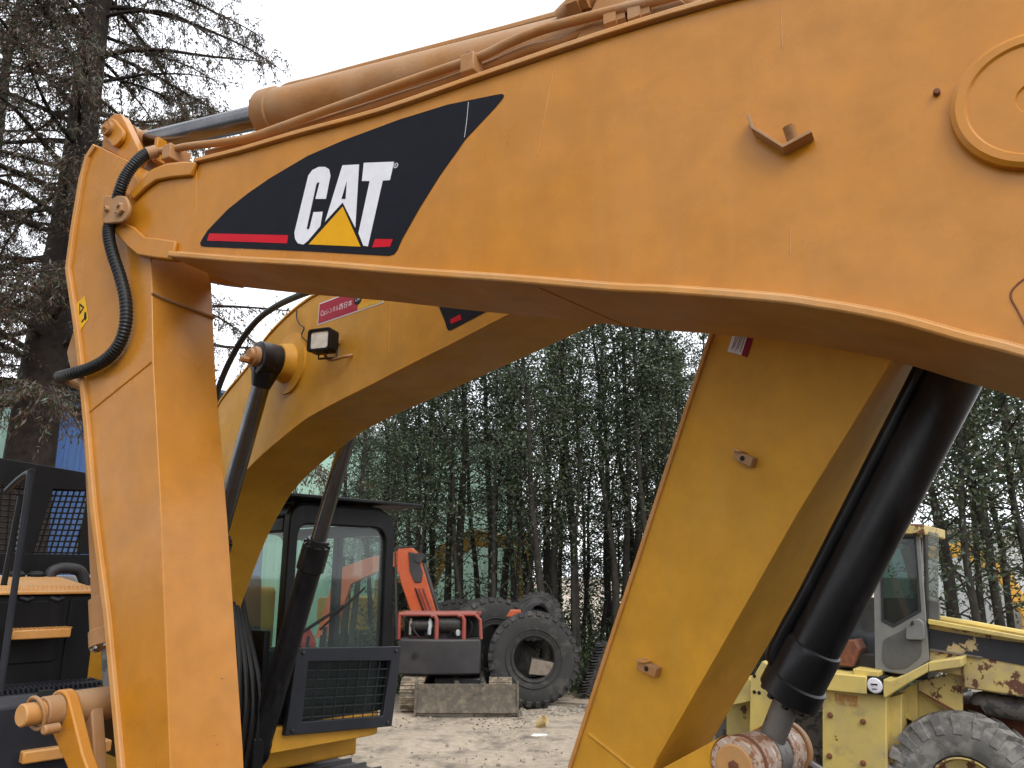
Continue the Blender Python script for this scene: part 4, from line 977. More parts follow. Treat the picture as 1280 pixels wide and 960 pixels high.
    for p in go:
        c = lerp2(p, ((gi[0][0] + gi[2][0]) / 2, (gi[0][1] + gi[2][1]) / 2), 0.11)
        MB().lathe(gp(c, 0), f.u, [(0, 0.014), (0.01, 0.014), (0.012, 0.009)], 6).build('guard_bolt', 'dark_steel', grd)
    lw = rounded([(LA + 0.02, Z0), (LB - 0.02, Z0), (LB - 0.02, 1.84), (LA + 0.02, 1.84)], 0.03)
    MB().prism_s(f, lw, S0 + 0.012, S0 + 0.004).build('lower_window', 'loader_glass', cabo)
    # black panel between cab and boom, with hoses
    MB().box(f, -4.3, -3.0, 0.38, 0.43, 1.40, 2.02).build('side_panel', 'black_paint', B, 0.01)
    for k in range(4):
        MB().tube(catmull([f.pt(-2.86, 0.12 + 0.05 * k, 1.1), f.pt(-2.82, 0.13 + 0.05 * k, 1.6), f.pt(-3.0 - 0.03 * k, 0.15 + 0.04 * k, 2.1), f.pt(-3.2, 0.12 + 0.03 * k, 2.5)], 6), 0.022, 8).build('boom_hose', 'hose_rubber', B)
    # ---- toolbox, steps and platform on the machine's right front
    TF = -2.50
    def q(s, x, y): return f.pxs(s, x, y)
    lr = q(TF, 116, 800)[0]
    box = MB().prism(f, rounded([(-3.9, 1.62), (TF, 1.62), (TF, 2.30), (-3.9, 2.30)], 0.02), -1.50, lr).build('toolbox', 'black_paint', B, 0.012)
    MB().prism(f, [(-3.30, 2.303), (TF + 0.03, 2.303), (TF + 0.03, 2.318), (-3.30, 2.395)], -1.50, lr + 0.02).build('top_tread', 'edge_yellow', box, 0.004)
    td = MB()
    for i in range(26):
        for j in range(3):
            td.lathe(f.pt(TF - 0.03 - 0.08 * j, -1.46 + 0.022 * i, 2.322 + 0.0074 * j), (0, 0, 1), [(0, 0.008), (0.008, 0.006)], 6)
    td.build('tread_studs', 'edge_yellow', box)
    for (x, y) in ((33, 750), (71, 750)):
        l, z = q(TF, x, y); MB().tube([f.pt(TF, l - 0.03, z + 0.012), f.pt(TF + 0.02, l, z), f.pt(TF, l + 0.03, z + 0.012)], 0.012, 8).build('latch', 'grey_guard', box)
    MB().prism_s(f, rounded([(lr - 0.14, 1.70), (lr - 0.01, 1.70), (lr - 0.01, 2.28), (lr - 0.14, 2.28)], 0.02), TF + 0.012, TF - 0.001).build('door_panel', 'black_paint', box, 0.006)
    MB().prism_s(f, rounded([(-1.49, 1.96), (lr - 0.17, 1.96), (lr - 0.17, 2.27), (-1.49, 2.27)], 0.03), TF + 0.010, TF - 0.001).build('door_panel', 'black_paint', box, 0.006)
    a, b = q(TF + 0.12, 14, 800), q(TF + 0.12, 88, 786)
    stp = MB().box(f, TF + 0.002, TF + 0.14, a[0], b[0], a[1], b[1] + 0.004).build('step', 'edge_yellow', box, 0.006)
    td = MB()
    for i in range(14):
        td.box(f, TF + 0.02, TF + 0.135, a[0] + 0.02 * i, a[0] + 0.02 * i + 0.008, b[1] + 0.004, b[1] + 0.010)
    td.build('step_grip', 'edge_yellow', box)
    lr2 = q(TF + 0.30, 130, 860)[0]
    plat = MB().prism(f, [(TF - 0.02, 1.35), (TF + 0.32, 1.35), (TF + 0.34, 1.80), (TF + 0.30, 1.845), (TF - 0.02, 1.865)], -1.50, lr2).build('platform', 'grey_guard', B, 0.012)
    td = MB()
    for i in range(26):
        for s0 in (TF + 0.03, TF + 0.17):
            td.box(f, s0, s0 + 0.11, -1.48 + 0.022 * i, -1.48 + 0.022 * i + 0.009, 1.850, 1.868)
    td.build('platform_grip', 'grey_guard', plat)
    l, z = q(TF + 0.34, 57, 872)
    MB().prism_s(f, rounded([(l - 0.035, z - 0.035), (l + 0.035, z - 0.035), (l + 0.035, z + 0.035), (l - 0.035, z + 0.035)], 0.01), TF + 0.345, TF + 0.32).build('lock', 'hole_black', plat, 0.004)
    beam = MB().box(f, -3.2, TF + 0.22, -1.50, q(TF + 0.22, 130, 940)[0], 1.36, 1.58).build('frame_beam', 'yellow_b', B, 0.01)
    a, b = q(TF + 0.36, 27, 945), q(TF + 0.36, 112, 928)
    MB().box(f, TF + 0.2, TF + 0.38, a[0], b[0] + 0.1, 1.545, 1.60).build('step', 'edge_yellow', B, 0.008)
    # handrail
    h0, h1 = q(TF + 0.25, 38, 592), q(TF + 0.25, -2, 880)
    MB().tube(catmull([f.pt(TF - 0.1, h0[0] - 0.01, h0[1] - 0.06), f.pt(TF + 0.10, h0[0] - 0.005, h0[1] - 0.01), f.pt(TF + 0.24, *h0), f.pt(TF + 0.25, h0[0] + (h1[0] - h0[0]) * 0.08, h0[1] + (h1[1] - h0[1]) * 0.08), f.pt(TF + 0.25, *h1)], 8), 0.016, 12).build('handrail', 'grey_guard', B)
    h0, h1 = q(TF - 0.3, 26, 620), q(TF - 0.3, 2, 745)
    MB().tube([f.pt(TF - 0.3, *h0), f.pt(TF - 0.3, *h1)], 0.016, 10).build('handrail', 'black_paint', B)
    # raised hood with two grille windows
    SH = -3.55
    def hq(x, y): return q(SH, x, y)
    o_ = [hq(*p) for p in ((-60, 562), (112, 592), (112, 716), (-60, 716))]
    hood = MB()
    def bar(pts): hood.prism_s(f, [hq(*p) for p in pts], SH, SH - 0.04)
    bar(((-60, 562), (150, 598), (150, 616), (-60, 604)))
    bar(((-60, 690), (150, 694), (150, 718), (-60, 716)))
    bar(((34, 606), (67, 610), (42, 692), (20, 692)))
    bar(((110, 612), (150, 616), (150, 694), (96, 692)))
    hd = hood.build('raised_hood', 'black_paint', B, 0.004)
    gr = MB()
    for i in range(12):
        y = 612 + i * 7.1
        gr.tube([f.pt(SH - 0.02, *hq(20, y - 0.5)), f.pt(SH - 0.02, *hq(115, y + 1.5))], 0.0065, 5)
        gr.tube([f.pt(SH - 0.02, *hq(-60, y - 6)), f.pt(SH - 0.02, *hq(36, y - 0.5))], 0.0065, 5)
    for i in range(9):
        x = 66 + i * 7.4
        gr.tube([f.pt(SH - 0.015, *hq(x, 608)), f.pt(SH - 0.015, *hq(x - 26, 694))], 0.0065, 5)
    for i in range(7):
        x = -40 + i * 11
        gr.tube([f.pt(SH - 0.015, *hq(x, 600)), f.pt(SH - 0.015, *hq(x - 8, 694))], 0.0065, 5)
    gr.build('grille', 'black_paint', hd)
    hi = [q(-3.3, *p) for p in ((62, 722), (66, 714), (80, 710), (98, 713), (105, 724), (108, 740))]
    MB().tube(catmull([f.pt(-3.3, *p) for p in hi], 6), 0.035, 12).build('intake_hose', 'rubber', B)
    for x in (20, 45):
        l, z = q(-3.3, x, 720); MB().lathe(f.pt(-3.3, l, z - 0.04), (0, 0, 1), [(0, 0.05), (0.05, 0.05), (0.07, 0.03)], 16).build('filler_cap', 'black_paint', B)
    a, b = q(-3.4, -40, 726), q(-3.4, 118, 718)
    MB().box(f, -3.44, -3.40, -1.5, b[0], 2.34, 2.40).build('hood_sill', 'pale_sheet', B, 0.004)
build_B()

# ================================================================== CREAM WHEEL LOADER (right)
FL = Frame((0, 0), math.atan2(0.6, 0.8))
_tc = CAMO + ray(1206, 988) * 6.4
FL.P0 = Vector((_tc.x, _tc.y, 0))
LD = thing('wheel_loader', 'old cream wheel loader with flaking paint and grey cab door', 'wheel loader', (_tc.x, _tc.y, 0))
def tyre_mesh(m, c, ax, Ro, Ri, w, seg=56):
    """a tyre as a lathe: bead, sidewall bulge, tread"""
    h = w / 2
    prof = [(-h * 0.55, Ri), (-h * 0.80, Ri + 0.02), (-h * 0.92, Ri + (Ro - Ri) * 0.22), (-h * 1.0, Ri + (Ro - Ri) * 0.5), (-h * 0.98, Ri + (Ro - Ri) * 0.75), (-h * 0.90, Ro - 0.035), (-h * 0.80, Ro - 0.012), (0, Ro), (h * 0.80, Ro - 0.012), (h * 0.90, Ro - 0.035), (h * 0.98, Ri + (Ro - Ri) * 0.75), (h * 1.0, Ri + (Ro - Ri) * 0.5), (h * 0.92, Ri + (Ro - Ri) * 0.22), (h * 0.80, Ri + 0.02), (h * 0.55, Ri), (h * 0.45, Ri + 0.03), (h * 0.7, Ro - (Ro - Ri) * 0.35), (0, Ro - 0.06), (-h * 0.7, Ro - (Ro - Ri) * 0.35), (-h * 0.45, Ri + 0.03)]
    m.lathe(c, ax, prof, seg, closed=True)
def lugs(c, ax, Ro, w, n, depth=0.035, down=0.10, wd=0.55, skew=0.5):
    ax = Vector(ax).normalized(); up = Vector((0, 0, 1)); up = (up - ax * up.dot(ax))
    up = up.normalized() if up.length > 1e-3 else Vector((1, 0, 0)); e2 = ax.cross(up); m = MB(); h = w / 2; c = Vector(c)
    st = 2 * math.pi / n
    def P(a, r, d): return c + up * (math.cos(a) * r) + e2 * (math.sin(a) * r) + ax * d
    for side in (-1, 1):
        for k in range(n):
            a = st * (k + (0.5 if side > 0 else 0)); b = st * wd / 2
            A0 = [P(a - b, Ro - 0.03, side * h * 0.02), P(a + b, Ro - 0.03, side * h * 0.02), P(a + b + skew * st, Ro - 0.04, side * h * 0.93), P(a - b + skew * st, Ro - 0.04, side * h * 0.93)]
            B0 = [P(a - b * 0.85, Ro + depth, side * h * 0.02), P(a + b * 0.85, Ro + depth, side * h * 0.02), P(a + b * 0.85 + skew * st, Ro + depth * 0.75, side * h * 0.90), P(a - b * 0.85 + skew * st, Ro + depth * 0.75, side * h * 0.90)]
            m.loops(A0, B0)
            C0 = [P(a - b + skew * st, Ro - 0.04, side * h * 0.86), P(a + b + skew * st, Ro - 0.04, side * h * 0.86), P(a + b + skew * st, Ro - down - 0.03, side * h * 0.94), P(a - b + skew * st, Ro - down - 0.03, side * h * 0.94)]
            D0 = [P(a - b * 0.9 + skew * st, Ro + depth * 0.7, side * h * 0.93), P(a + b * 0.9 + skew * st, Ro + depth * 0.7, side * h * 0.93), P(a + b * 0.8 + skew * st, Ro - down, side * h * 1.03), P(a - b * 0.8 + skew * st, Ro - down, side * h * 1.03)]
            m.loops(C0, D0)
    return m
def loader_wheel(s, z, l, Ro=0.585, w=0.42):
    c = FL.pt(s, l + w / 2, z); ax = FL.n
    m = MB(); tyre_mesh(m, c, ax, Ro, 0.27, w); t = m.build('wheel', 'tyre_grey', LD, smooth=40)
    lugs(c, ax, Ro, w, 22, 0.04, 0.12).build('tyre_lugs', 'tyre_grey', t, smooth=30)
    MB().lathe(c + ax * (w * 0.33), ax, [(-0.1, 0.20), (-0.02, 0.262), (0.025, 0.275), (0.03, 0.262), (-0.02, 0.24), (-0.06, 0.13), (0.02, 0.12), (0.03, 0.10)], 40).build('rim', 'cream_flaking', t)
    return t
def build_loader():
    f = FL; mn = f.many
    s0, z0 = f.px(0, 1206, 988)
    zc = 0.63
    loader_wheel(s0, zc, 0.02)
    loader_wheel(s0, zc, 1.35)
    loader_wheel(s0 - 1.95, zc, 0.55); loader_wheel(s0 - 1.95, zc, 1.55)
    def pr(name, l0, l1, pts, mat, bev=0.008, parent=LD, rnd=0.0):
        P = mn(l0, pts); P = rounded(P, rnd) if rnd else P
        return MB().prism(f, P, l0, l1).build(name, mat, parent, bev)
    # bolted front block with faded plate
    blk = pr('front_block', -0.02, 0.42, [(1028, 862), (1108, 868), (1108, 1085), (1028, 1085)], 'cream')
    pr('block_side', 0.10, 0.5, [(1110, 872), (1127, 868), (1127, 1085), (1110, 1085)], 'cream')
    pr('faded_plate', -0.023, -0.019, [(1043, 866), (1072, 870), (1071, 884), (1044, 880)], 'faded_plate', 0, blk)
    for (x, y) in ((1038, 894), (1079, 902), (1037, 945), (1079, 954)):
        s, z = f.px(-0.02, x, y)
        MB().lathe(f.pt(s, -0.02, z), f.n, [(0, 0.026), (0.006, 0.026), (0.008, 0.019), (0.028, 0.018), (0.03, 0.012)], 8).build('bolt', 'rust', blk)
    # fender lip with lamp recess
    lip = pr('fender', -0.10, 0.30, [(985, 836), (1083, 846), (1083, 868), (985, 858)], 'cream')
    pr('fender', -0.10, 0.26, [(1104, 849), (1112, 851), (1130, 844), (1160, 828), (1160, 840), (1132, 856), (1108, 872), (1104, 872)], 'cream')
    pr('fender_lip', -0.10, 0.35, [(1160.3, 828), (1202, 822), (1202, 834), (1160.3, 840)], 'cream')
    pr('lamp_box', -0.07, 0.2, [(1083.2, 845), (1103.8, 847), (1103.8, 869), (1083.2, 867)], 'hole_black', 0.003)
    s, z = f.px(-0.09, 1093.5, 857)
    lamp = MB().lathe(f.pt(s, -0.07, z), f.n, [(0, 0.066), (0.02, 0.066), (0.028, 0.058), (0.032, 0.02), (0.034, 0.005)], 32).build('headlight', 'decal_white', LD)
    MB().lathe(f.pt(s, -0.072, z), f.n, [(0, 0.074), (0.016, 0.074), (0.018, 0.066)], 32).build('headlight_rim', 'dark_steel', lamp)
    MB().box(f, s - 0.028, s + 0.028, -0.108, -0.10, z + 0.005, z + 0.018).build('lamp_shade', 'dark_steel', lamp, 0.002)
    MB().box(f, s - 0.022, s + 0.018, -0.107, -0.10, z - 0.030, z - 0.024).build('lamp_shade', 'dark_steel', lamp, 0.002)
    pr('deck_plate', 0.30, 1.5, [(985, 838), (1160, 838), (1160, 850), (985, 850)], 'dark_steel')
    pr('tread_board', -0.02, 0.25, [(1066, 836), (1098, 840), (1098, 848), (1068, 844)], 'cream', 0.004)
    # inner fender panels over the wheel
    pr('fender_panel', 0.30, 0.36, [(1118, 868), (1147, 852), (1147, 905), (1120, 892)], 'cream')
    pr('fender_panel', 0.28, 0.34, [(1147.5, 852), (1203, 838), (1203, 894), (1182, 888), (1147.5, 866)], 'cream_flaking')
    pr('fender_panel', 0.34, 0.40, [(1147.5, 866), (1196, 893), (1180, 900), (1147.5, 905)], 'cream')
    pr('rust_rail', 0.26, 0.279, [(1147, 864), (1150, 864), (1198, 890), (1196, 893)], 'rust', 0.002)
    # engine bonnet with peeling black stripe
    hd = pr('bonnet', 0.22, 1.30, [(1160, 778), (1280, 799), (1420, 824), (1460, 900), (1280, 872), (1204, 860), (1204, 846), (1160, 838)], 'cream_flaking', 0.015)
    pr('stripe', 0.212, 0.219, [(1162, 786), (1222, 796), (1280, 804), (1420, 826), (1420, 858), (1280, 832), (1232, 823), (1162, 812)], 'stripe_flaking', 0, hd)
    pr('bonnet_rail', 0.14, 0.215, [(1160, 774), (1280, 796), (1420, 822), (1420, 827), (1280, 801), (1160, 780)], 'cream', 0.004, hd)
    pr('trim_strip', 0.195, 0.216, [(1162, 810.5), (1228, 821), (1228, 823.5), (1162, 813.5)], 'steel', 0.002, hd)
    pr('panel_joint', 0.205, 0.218, [(1203, 826), (1204.5, 826), (1204.5, 862), (1203, 862)], 'rust', 0, hd)
    MB().tube([f.pt(*(lambda q: (q[0], 0.5, q[1]))(f.px(0.5, x, y))) for x, y in ((1166, 772), (1220, 781), (1280, 792), (1400, 815))], 0.03, 8).build('bonnet_rail', 'cream', hd)
    # chassis, tank and hoses under the bonnet
    pr('chassis', 0.55, 1.2, [(1115, 880), (1470, 880), (1470, 960), (1115, 960)], 'rust', 0.02)
    a, b = f.px(0.2, 1222, 877), f.px(0.2, 1400, 900)
    MB().tube(catmull([f.pt(a[0], 0.42, a[1] - 0.05), f.pt(a[0] + 0.06, 0.42, a[1] - 0.04), f.pt((a[0] + b[0]) / 2, 0.42, a[1] - 0.08), f.pt(b[0], 0.42, b[1] - 0.05)], 8), 0.10, 18).build('air_tank', 'greasy_grey', LD)
    for k in range(3):
        MB().tube(catmull([f.pt(s0 - 0.75, 0.30 + 0.06 * k, zc + 0.42 - 0.06 * k), f.pt(s0 - 0.6, 0.26 + 0.05 * k, zc + 0.15), f.pt(s0 - 0.45, 0.34, zc + 0.30 + 0.05 * k), f.pt(s0 - 0.2, 0.5, zc + 0.2)], 6), 0.022, 8).build('hose', 'hose_rubber', LD)
    MB().tube([f.pt(s0 - 0.62, 0.4, zc + 0.12), f.pt(s0 - 0.1, 0.45, zc + 0.10)], 0.05, 12).build('axle_pipe', 'greasy_grey', LD)
    # cab: roof, posts, dark inside
    cab = pr('cab_roof', 0.05, 1.25, [(985, 650), (1155, 655), (1155, 668), (985, 664)], 'cream_flaking', 0.012)
    pr('cab_floor', 0.25, 1.15, [(985, 815), (1155, 820), (1155, 838), (985, 834)], 'dark_steel', 0.01, cab)
    for x, l in ((1013, 0.20), (1013, 1.10), (1150, 1.10)):
        pr('cab_post', l, l + 0.06, [(x - 3, 664), (x + 3, 664), (x + 3, 835), (x - 3, 835)], 'cream' if l < 0.5 else 'door_grey', 0.006, cab)
    pr('rear_window', 0.24, 0.25, [(1158, 664), (1173, 667), (1173, 752), (1160, 750)], 'hazy_glass', 0, cab)
    pr('rear_panel', 0.23, 0.30, [(1160, 750), (1174, 752), (1174, 782), (1161, 780)], 'door_panel', 0.004, cab)
    pr('rear_post', 0.18, 0.26, [(1153, 658), (1157, 658), (1162, 836), (1158, 838)], 'dark_steel', 0.004, cab)
    pr('back_wall', 1.16, 1.2, [(985, 745), (1155, 748), (1155, 835), (985, 830)], 'door_panel', 0.004, cab)
    seat = mn(0.5, [(1045, 820), (1085, 822), (1086, 795), (1064, 792), (1058, 735), (1044, 735)])
    MB().prism(f, rounded(seat, 0.05), 0.45, 0.95).build('seat', 'seat_cloth', cab, 0.03)
    MB().tube([f.pt(*(lambda q: (q[0], 0.7, q[1]))(f.px(0.7, x, y))) for x, y in ((1026, 830), (1036, 775))], 0.03, 10).build('steering_column', 'rubber', cab)
    wc = f.px(0.7, 1036, 772); wv = f.pt(wc[0], 0.7, wc[1])
    MB().tube([wv + f.u * 0.17 * math.cos(t) * 0.8 + f.n * 0.19 * math.sin(t) + Vector((0, 0, -0.17 * math.cos(t) * 0.5)) for t in np.linspace(0, 2 * math.pi, 25)], 0.016, 8).build('steering_wheel', 'rubber', cab)
    pr('junk_box', 0.15, 0.45, [(1049, 802), (1068, 800), (1074, 812), (1066, 834), (1048, 832)], 'rust', 0.01, cab)
    # door
    dl = 0.14
    outer = [(1094, 838), (1092, 730), (1091, 700), (1090, 664), (1149, 664), (1161, 826), (1134, 844)]
    win = [(1102, 776), (1101, 734), (1100, 700), (1099, 671), (1144, 671), (1151, 764), (1117, 784)]
    door = MB().ring([f.pt(s, dl, z) for s, z in mn(dl, outer)], [f.pt(s, dl, z) for s, z in mn(dl, win)], [f.pt(s, dl + 0.05, z) for s, z in mn(dl, outer)], [f.pt(s, dl + 0.05, z) for s, z in mn(dl, win)]).build('door', 'door_grey', LD, 0.008)
    MB().prism(f, mn(dl, win), dl + 0.02, dl + 0.026).build('window_pane', 'loader_glass', door)
    wi = [(1104.5, 774), (1103.5, 735), (1102.5, 700), (1101.5, 674), (1142.5, 674), (1148.5, 762), (1116.5, 780.5)]
    MB().ring([f.pt(s, dl - 0.008, z) for s, z in mn(dl, win)], [f.pt(s, dl - 0.008, z) for s, z in mn(dl, wi)], [f.pt(s, dl + 0.018, z) for s, z in mn(dl, win)], [f.pt(s, dl + 0.018, z) for s, z in mn(dl, wi)]).build('window_seal', 'rubber', door)
    MB().prism(f, rounded(mn(dl, [(1103, 828), (1104, 800), (1135, 784), (1152, 784), (1152, 820), (1132, 836), (1112, 836)]), 0.04), dl - 0.002, dl - 0.007).build('door_recess', 'door_panel', door, 0.002)
    MB().prism(f, rounded(mn(dl, [(1133, 799), (1134, 781), (1148, 772), (1156, 778), (1157, 800)]), 0.03), dl - 0.002, dl - 0.045).build('handle_box', 'door_grey', door, 0.008)
    MB().prism(f, rounded(mn(dl, [(1139, 778), (1143, 775), (1144, 780), (1140, 782)]), 0.01), dl - 0.03, dl - 0.06).build('handle', 'dark_steel', door, 0.003)
    # front-end plates left of the block
    pr('front_plate', 0.15, 0.25, [(938, 852), (953, 826), (975, 842), (985, 862), (975, 1000), (935, 1000)], 'cream', 0.008)
    pr('front_plate', 0.20, 0.6, [(898, 872), (936, 845), (950, 874), (905, 884)], 'cream', 0.008)
    pr('front_plate', 0.45, 0.5, [(908, 880), (950, 874), (950, 1000), (908, 1000)], 'cream', 0.008)
    for (x, y) in ((943, 845), (949, 866), (943, 865)):
        s, z = f.px(0.15, x, y); MB().lathe(f.pt(s, 0.15, z), f.n, [(0, 0.018), (0.004, 0.018)], 12).build('bolt_hole', 'hole_black', LD)
    pr('front_post', 0.3, 0.4, [(966, 790), (972, 786), (974, 850), (966, 850)], 'cream', 0.006)
    pr('lift_arm', 0.55, 0.7, [(880, 905), (925, 888), (1030, 890), (1030, 935), (930, 930), (890, 940)], 'greasy_grey', 0.01)
build_loader()

# ================================================================== ORANGE MINI EXCAVATOR
def build_mini():
    YB = 14.5
    base = ground(585, 893)
    MX = thing('mini_excavator', 'orange mini excavator with stripped engine cover and muddy dozer blade', 'excavator', (at_y(575, 880, 15.6).x, 15.6, 0))
    fr = Frame((0, 0), 0); fr.P0 = Vector((0, 0, 0))     # s = x, l = y
    def P(x, y, Y): q = at_y(x, y, Y); return q
    # dozer blade
    xl, xr = P(518, 890, YB).x, P(648, 890, YB).x
    poly = [(YB, 0.05), (YB + 0.05, 0.02), (YB + 0.14, 0.25), (YB + 0.10, 0.52), (YB + 0.05, 0.53), (YB + 0.06, 0.28)]
    m = MB(); m.loops([Vector((xl, y, z)) for y, z in poly], [Vector((xr, y, z)) for y, z in poly]); m.build('dozer_blade', 'muddy_steel', MX, 0.01)
    m = MB(); m.loops([Vector((xl - 0.01, y, z)) for y, z in ((YB - 0.01, 0.0), (YB + 0.22, 0.0), (YB + 0.22, 0.56), (YB + 0.03, 0.56))], [Vector((xl + 0.03, y, z)) for y, z in ((YB - 0.01, 0.0), (YB + 0.22, 0.0), (YB + 0.22, 0.56), (YB + 0.03, 0.56))]); m.build('blade_end', 'muddy_steel', MX, 0.006)
    m = MB(); m.loops([Vector((xr - 0.03, y, z)) for y, z in ((YB - 0.01, 0.0), (YB + 0.22, 0.0), (YB + 0.22, 0.56), (YB + 0.03, 0.56))], [Vector((xr + 0.01, y, z)) for y, z in ((YB - 0.01, 0.0), (YB + 0.22, 0.0), (YB + 0.22, 0.56), (YB + 0.03, 0.56))]); m.build('blade_end', 'muddy_steel', MX, 0.006)
    for x in (566, 600):
        a = P(x, 850, YB + 0.9); b = P(x + 8, 878, YB + 0.12)
        MB().tube([Vector((a.x, YB + 1.3, 0.55)), Vector((b.x, YB + 0.12, 0.30))], 0.06, 10).build('blade_arm', 'greasy_grey', MX)
    # tracks run away from the viewer
    ft = Frame((0, 0), 0); ft.u = Vector((0, 1, 0)); ft.n = Vector((-1, 0, 0))      # s = y, l = x
    ft.P0 = Vector((0, 0, 0))
    tl = P(500, 880, YB + 0.4).x; tr_ = P(640, 880, YB + 0.4).x
    crawler(MX, ft, YB + 0.32, YB + 2.9, tl, tl + 0.42, 0.55, 'charcoal', 'muddy_track', 0.12)
    crawler(MX, ft, YB + 0.32, YB + 2.9, tr_ - 0.42, tr_, 0.55, 'charcoal', 'muddy_track', 0.12)
    cx = (tl + tr_) / 2
    MB().box(ft, YB + 0.9, YB + 2.3, cx - 0.45, cx + 0.45, 0.25, 0.52).build('carbody', 'charcoal', MX, 0.03)
    MB().lathe(Vector((cx, YB + 1.6, 0.5)), (0, 0, 1), [(0, 0.42), (0.18, 0.42)], 32).build('slew_ring', 'dark_steel', MX)
    # counterweight, bowed towards the viewer
    YC = YB + 0.75
    x0, x1 = P(497, 830, YC).x, P(601, 830, YC).x; zt, zb = P(550, 799, YC).z, P(550, 843, YC).z
    n = 16; front = [(x0 + (x1 - x0) * i / n, YC - 0.12 * math.sin(math.pi * i / n)) for i in range(n + 1)]
    cwp = front + [(x1, YC + 0.55), (x0, YC + 0.55)]
    m = MB(); m.loops([Vector((x, y, zb)) for x, y in cwp], [Vector((x, y, zt)) for x, y in cwp]); cw = m.build('counterweight', 'charcoal', MX, 0.03)
    q = P(518, 820, YC - 0.1); MB().lathe(Vector((q.x, YC - 0.115, q.z)), (0, -1, 0), [(0, 0.05), (0.015, 0.05), (0.016, 0.03)], 16).build('tow_hole', 'hole_black', cw)
    MB().box(ft, YC + 0.5, YC + 2.0, x0, x1, zb + 0.02, zb + 0.2).build('deck', 'charcoal', MX, 0.02)
    # stripped engine frame
    zf = P(550, 768, YC).z
    fm = MX
    def rail(pts, r=0.035, mt='red_frame', nm='frame_bar'): MB().tube([Vector(p) for p in pts], r, 8).build(nm, mt, MX)
    yb = YC + 0.02
    rail([(x0, yb, zf), (x1 - 0.12, yb, zf), (x1 - 0.02, yb, zf - 0.10), (x1, yb, zt)])
    rail([(x0, yb, zf), (x0, yb, zt)])
    rail([(x0, yb + 0.7, zf), (x1 - 0.1, yb + 0.7, zf)])
    for x in (546, 580):
        qx = P(x, 780, yb).x
        rail([(qx - 0.12, yb, zf - 0.015), (qx - 0.03, yb, zf - 0.03), (qx, yb, zf - 0.1), (qx, yb, zt)], 0.042)
    rail([(x1 - 0.05, yb, zf), (x1 - 0.05, yb + 0.7, zf)]); rail([(x0, yb, zf), (x0, yb + 0.7, zf)])
    MB().box(ft, yb + 0.05, yb + 0.75, x0 + 0.1, x1 - 0.05, zf - 0.03, zf - 0.005).build('engine_cover', 'charcoal', MX, 0.01)
    MB().box(ft, yb + 0.62, yb + 0.68, x0 + 0.02, x1 - 0.02, zt, zf - 0.04).build('bulkhead', 'hole_black', MX, 0.01)
    eng = MB().prism_z(Frame((0, 0), 0), [(0, 0), (0.01, 0), (0.01, 0.01)], -0.5, -0.49)
    ex = P(560, 785, yb + 0.3).x
    MB().loops([Vector((ex - 0.45, yb + 0.2, z)) for z in ()] or [Vector((ex - 0.45, yb + 0.22, zt - 0.05)), Vector((ex + 0.35, yb + 0.22, zt - 0.05)), Vector((ex + 0.35, yb + 0.22, zt + 0.25)), Vector((ex - 0.45, yb + 0.22, zt + 0.22))], [Vector((ex - 0.45, yb + 0.6, zt - 0.05)), Vector((ex + 0.35, yb + 0.6, zt - 0.05)), Vector((ex + 0.35, yb + 0.6, zt + 0.25)), Vector((ex - 0.45, yb + 0.6, zt + 0.22))]).build('engine_block', 'dark_steel', MX, 0.03)
    for (x, y, r, ln, mt) in ((562, 780, 0.16, 0.24, 'dark_steel'), (525, 781, 0.12, 0.2, 'dark_steel'), (538, 783, 0.045, 0.0, 'pale_sheet'), (573, 784, 0.05, 0.0, 'pale_sheet'), (514, 783, 0.035, 0, 'stone')):
        q = P(x, y, yb + 0.16)
        if ln: MB().lathe(Vector((q.x - ln, yb + 0.18, q.z)), (1, 0, 0), [(0, r * 0.8), (0.03, r), (ln * 2 - 0.03, r), (ln * 2, r * 0.8)], 20).build('air_filter', mt, MX)
        else: MB().lathe(Vector((q.x, yb + 0.10, q.z - 0.15)), (0, 0, 1), [(0, r * 0.8), (0.02, r), (0.24, r), (0.27, r * 0.6), (0.30, r * 0.5)], 16).build('oil_filter', mt, MX)
    for k in range(7):
        a = P(508 + 13 * k, 772 + 3 * (k % 3), yb + 0.12); b = P(512 + 12 * k, 797, yb + 0.1)
        MB().tube(catmull([a, (a + b) / 2 + Vector((0.08 * (-1) ** k, -0.03, 0)), b], 5), 0.022, 7).build('hose', 'hose_rubber', MX)
    # boom: knuckle up left, falling away on both sides
    YM = YC + 1.3
    def arm(name, pts, y0, y1, mt='orange_paint'):
        Pn = [P(x, y, YM) for x, y in pts]
        m = MB(); m.loops([Vector((p.x, y0, p.z)) for p in Pn], [Vector((p.x, y1, p.z)) for p in Pn]); return m.build(name, mt, MX, 0.012)
    bm_ = arm('boom', [(499, 686), (514, 684), (524, 692), (533, 720), (549, 775), (552, 800), (512, 800), (516, 768), (505, 735), (498, 712)], YM - 0.18, YM + 0.18)
    arm('boom_plate', [(512, 690), (522, 692), (530, 716), (528, 728), (520, 728), (514, 714)], YM - 0.215, YM - 0.185, 'charcoal')
    for dx in (0, 5, 10):
        a, b = P(519 + dx, 735, YM - 0.2), P(531 + dx, 768, YM - 0.2)
        MB().tube([a, b], 0.018, 6).build('boom_hose', 'red_frame' if dx else 'hose_rubber', MX)
    q = P(524, 697, YM - 0.2); MB().lathe(Vector((q.x, YM - 0.25, q.z)), (0, 1, 0), [(0, 0.10), (0.5, 0.10)], 20).build('pivot', 'charcoal', MX)
    arm('stick', [(512, 686), (514, 702), (470, 716), (440, 730), (425, 775), (408, 800), (396, 796), (410, 752), (422, 712), (460, 698)], YM - 0.13, YM + 0.13)
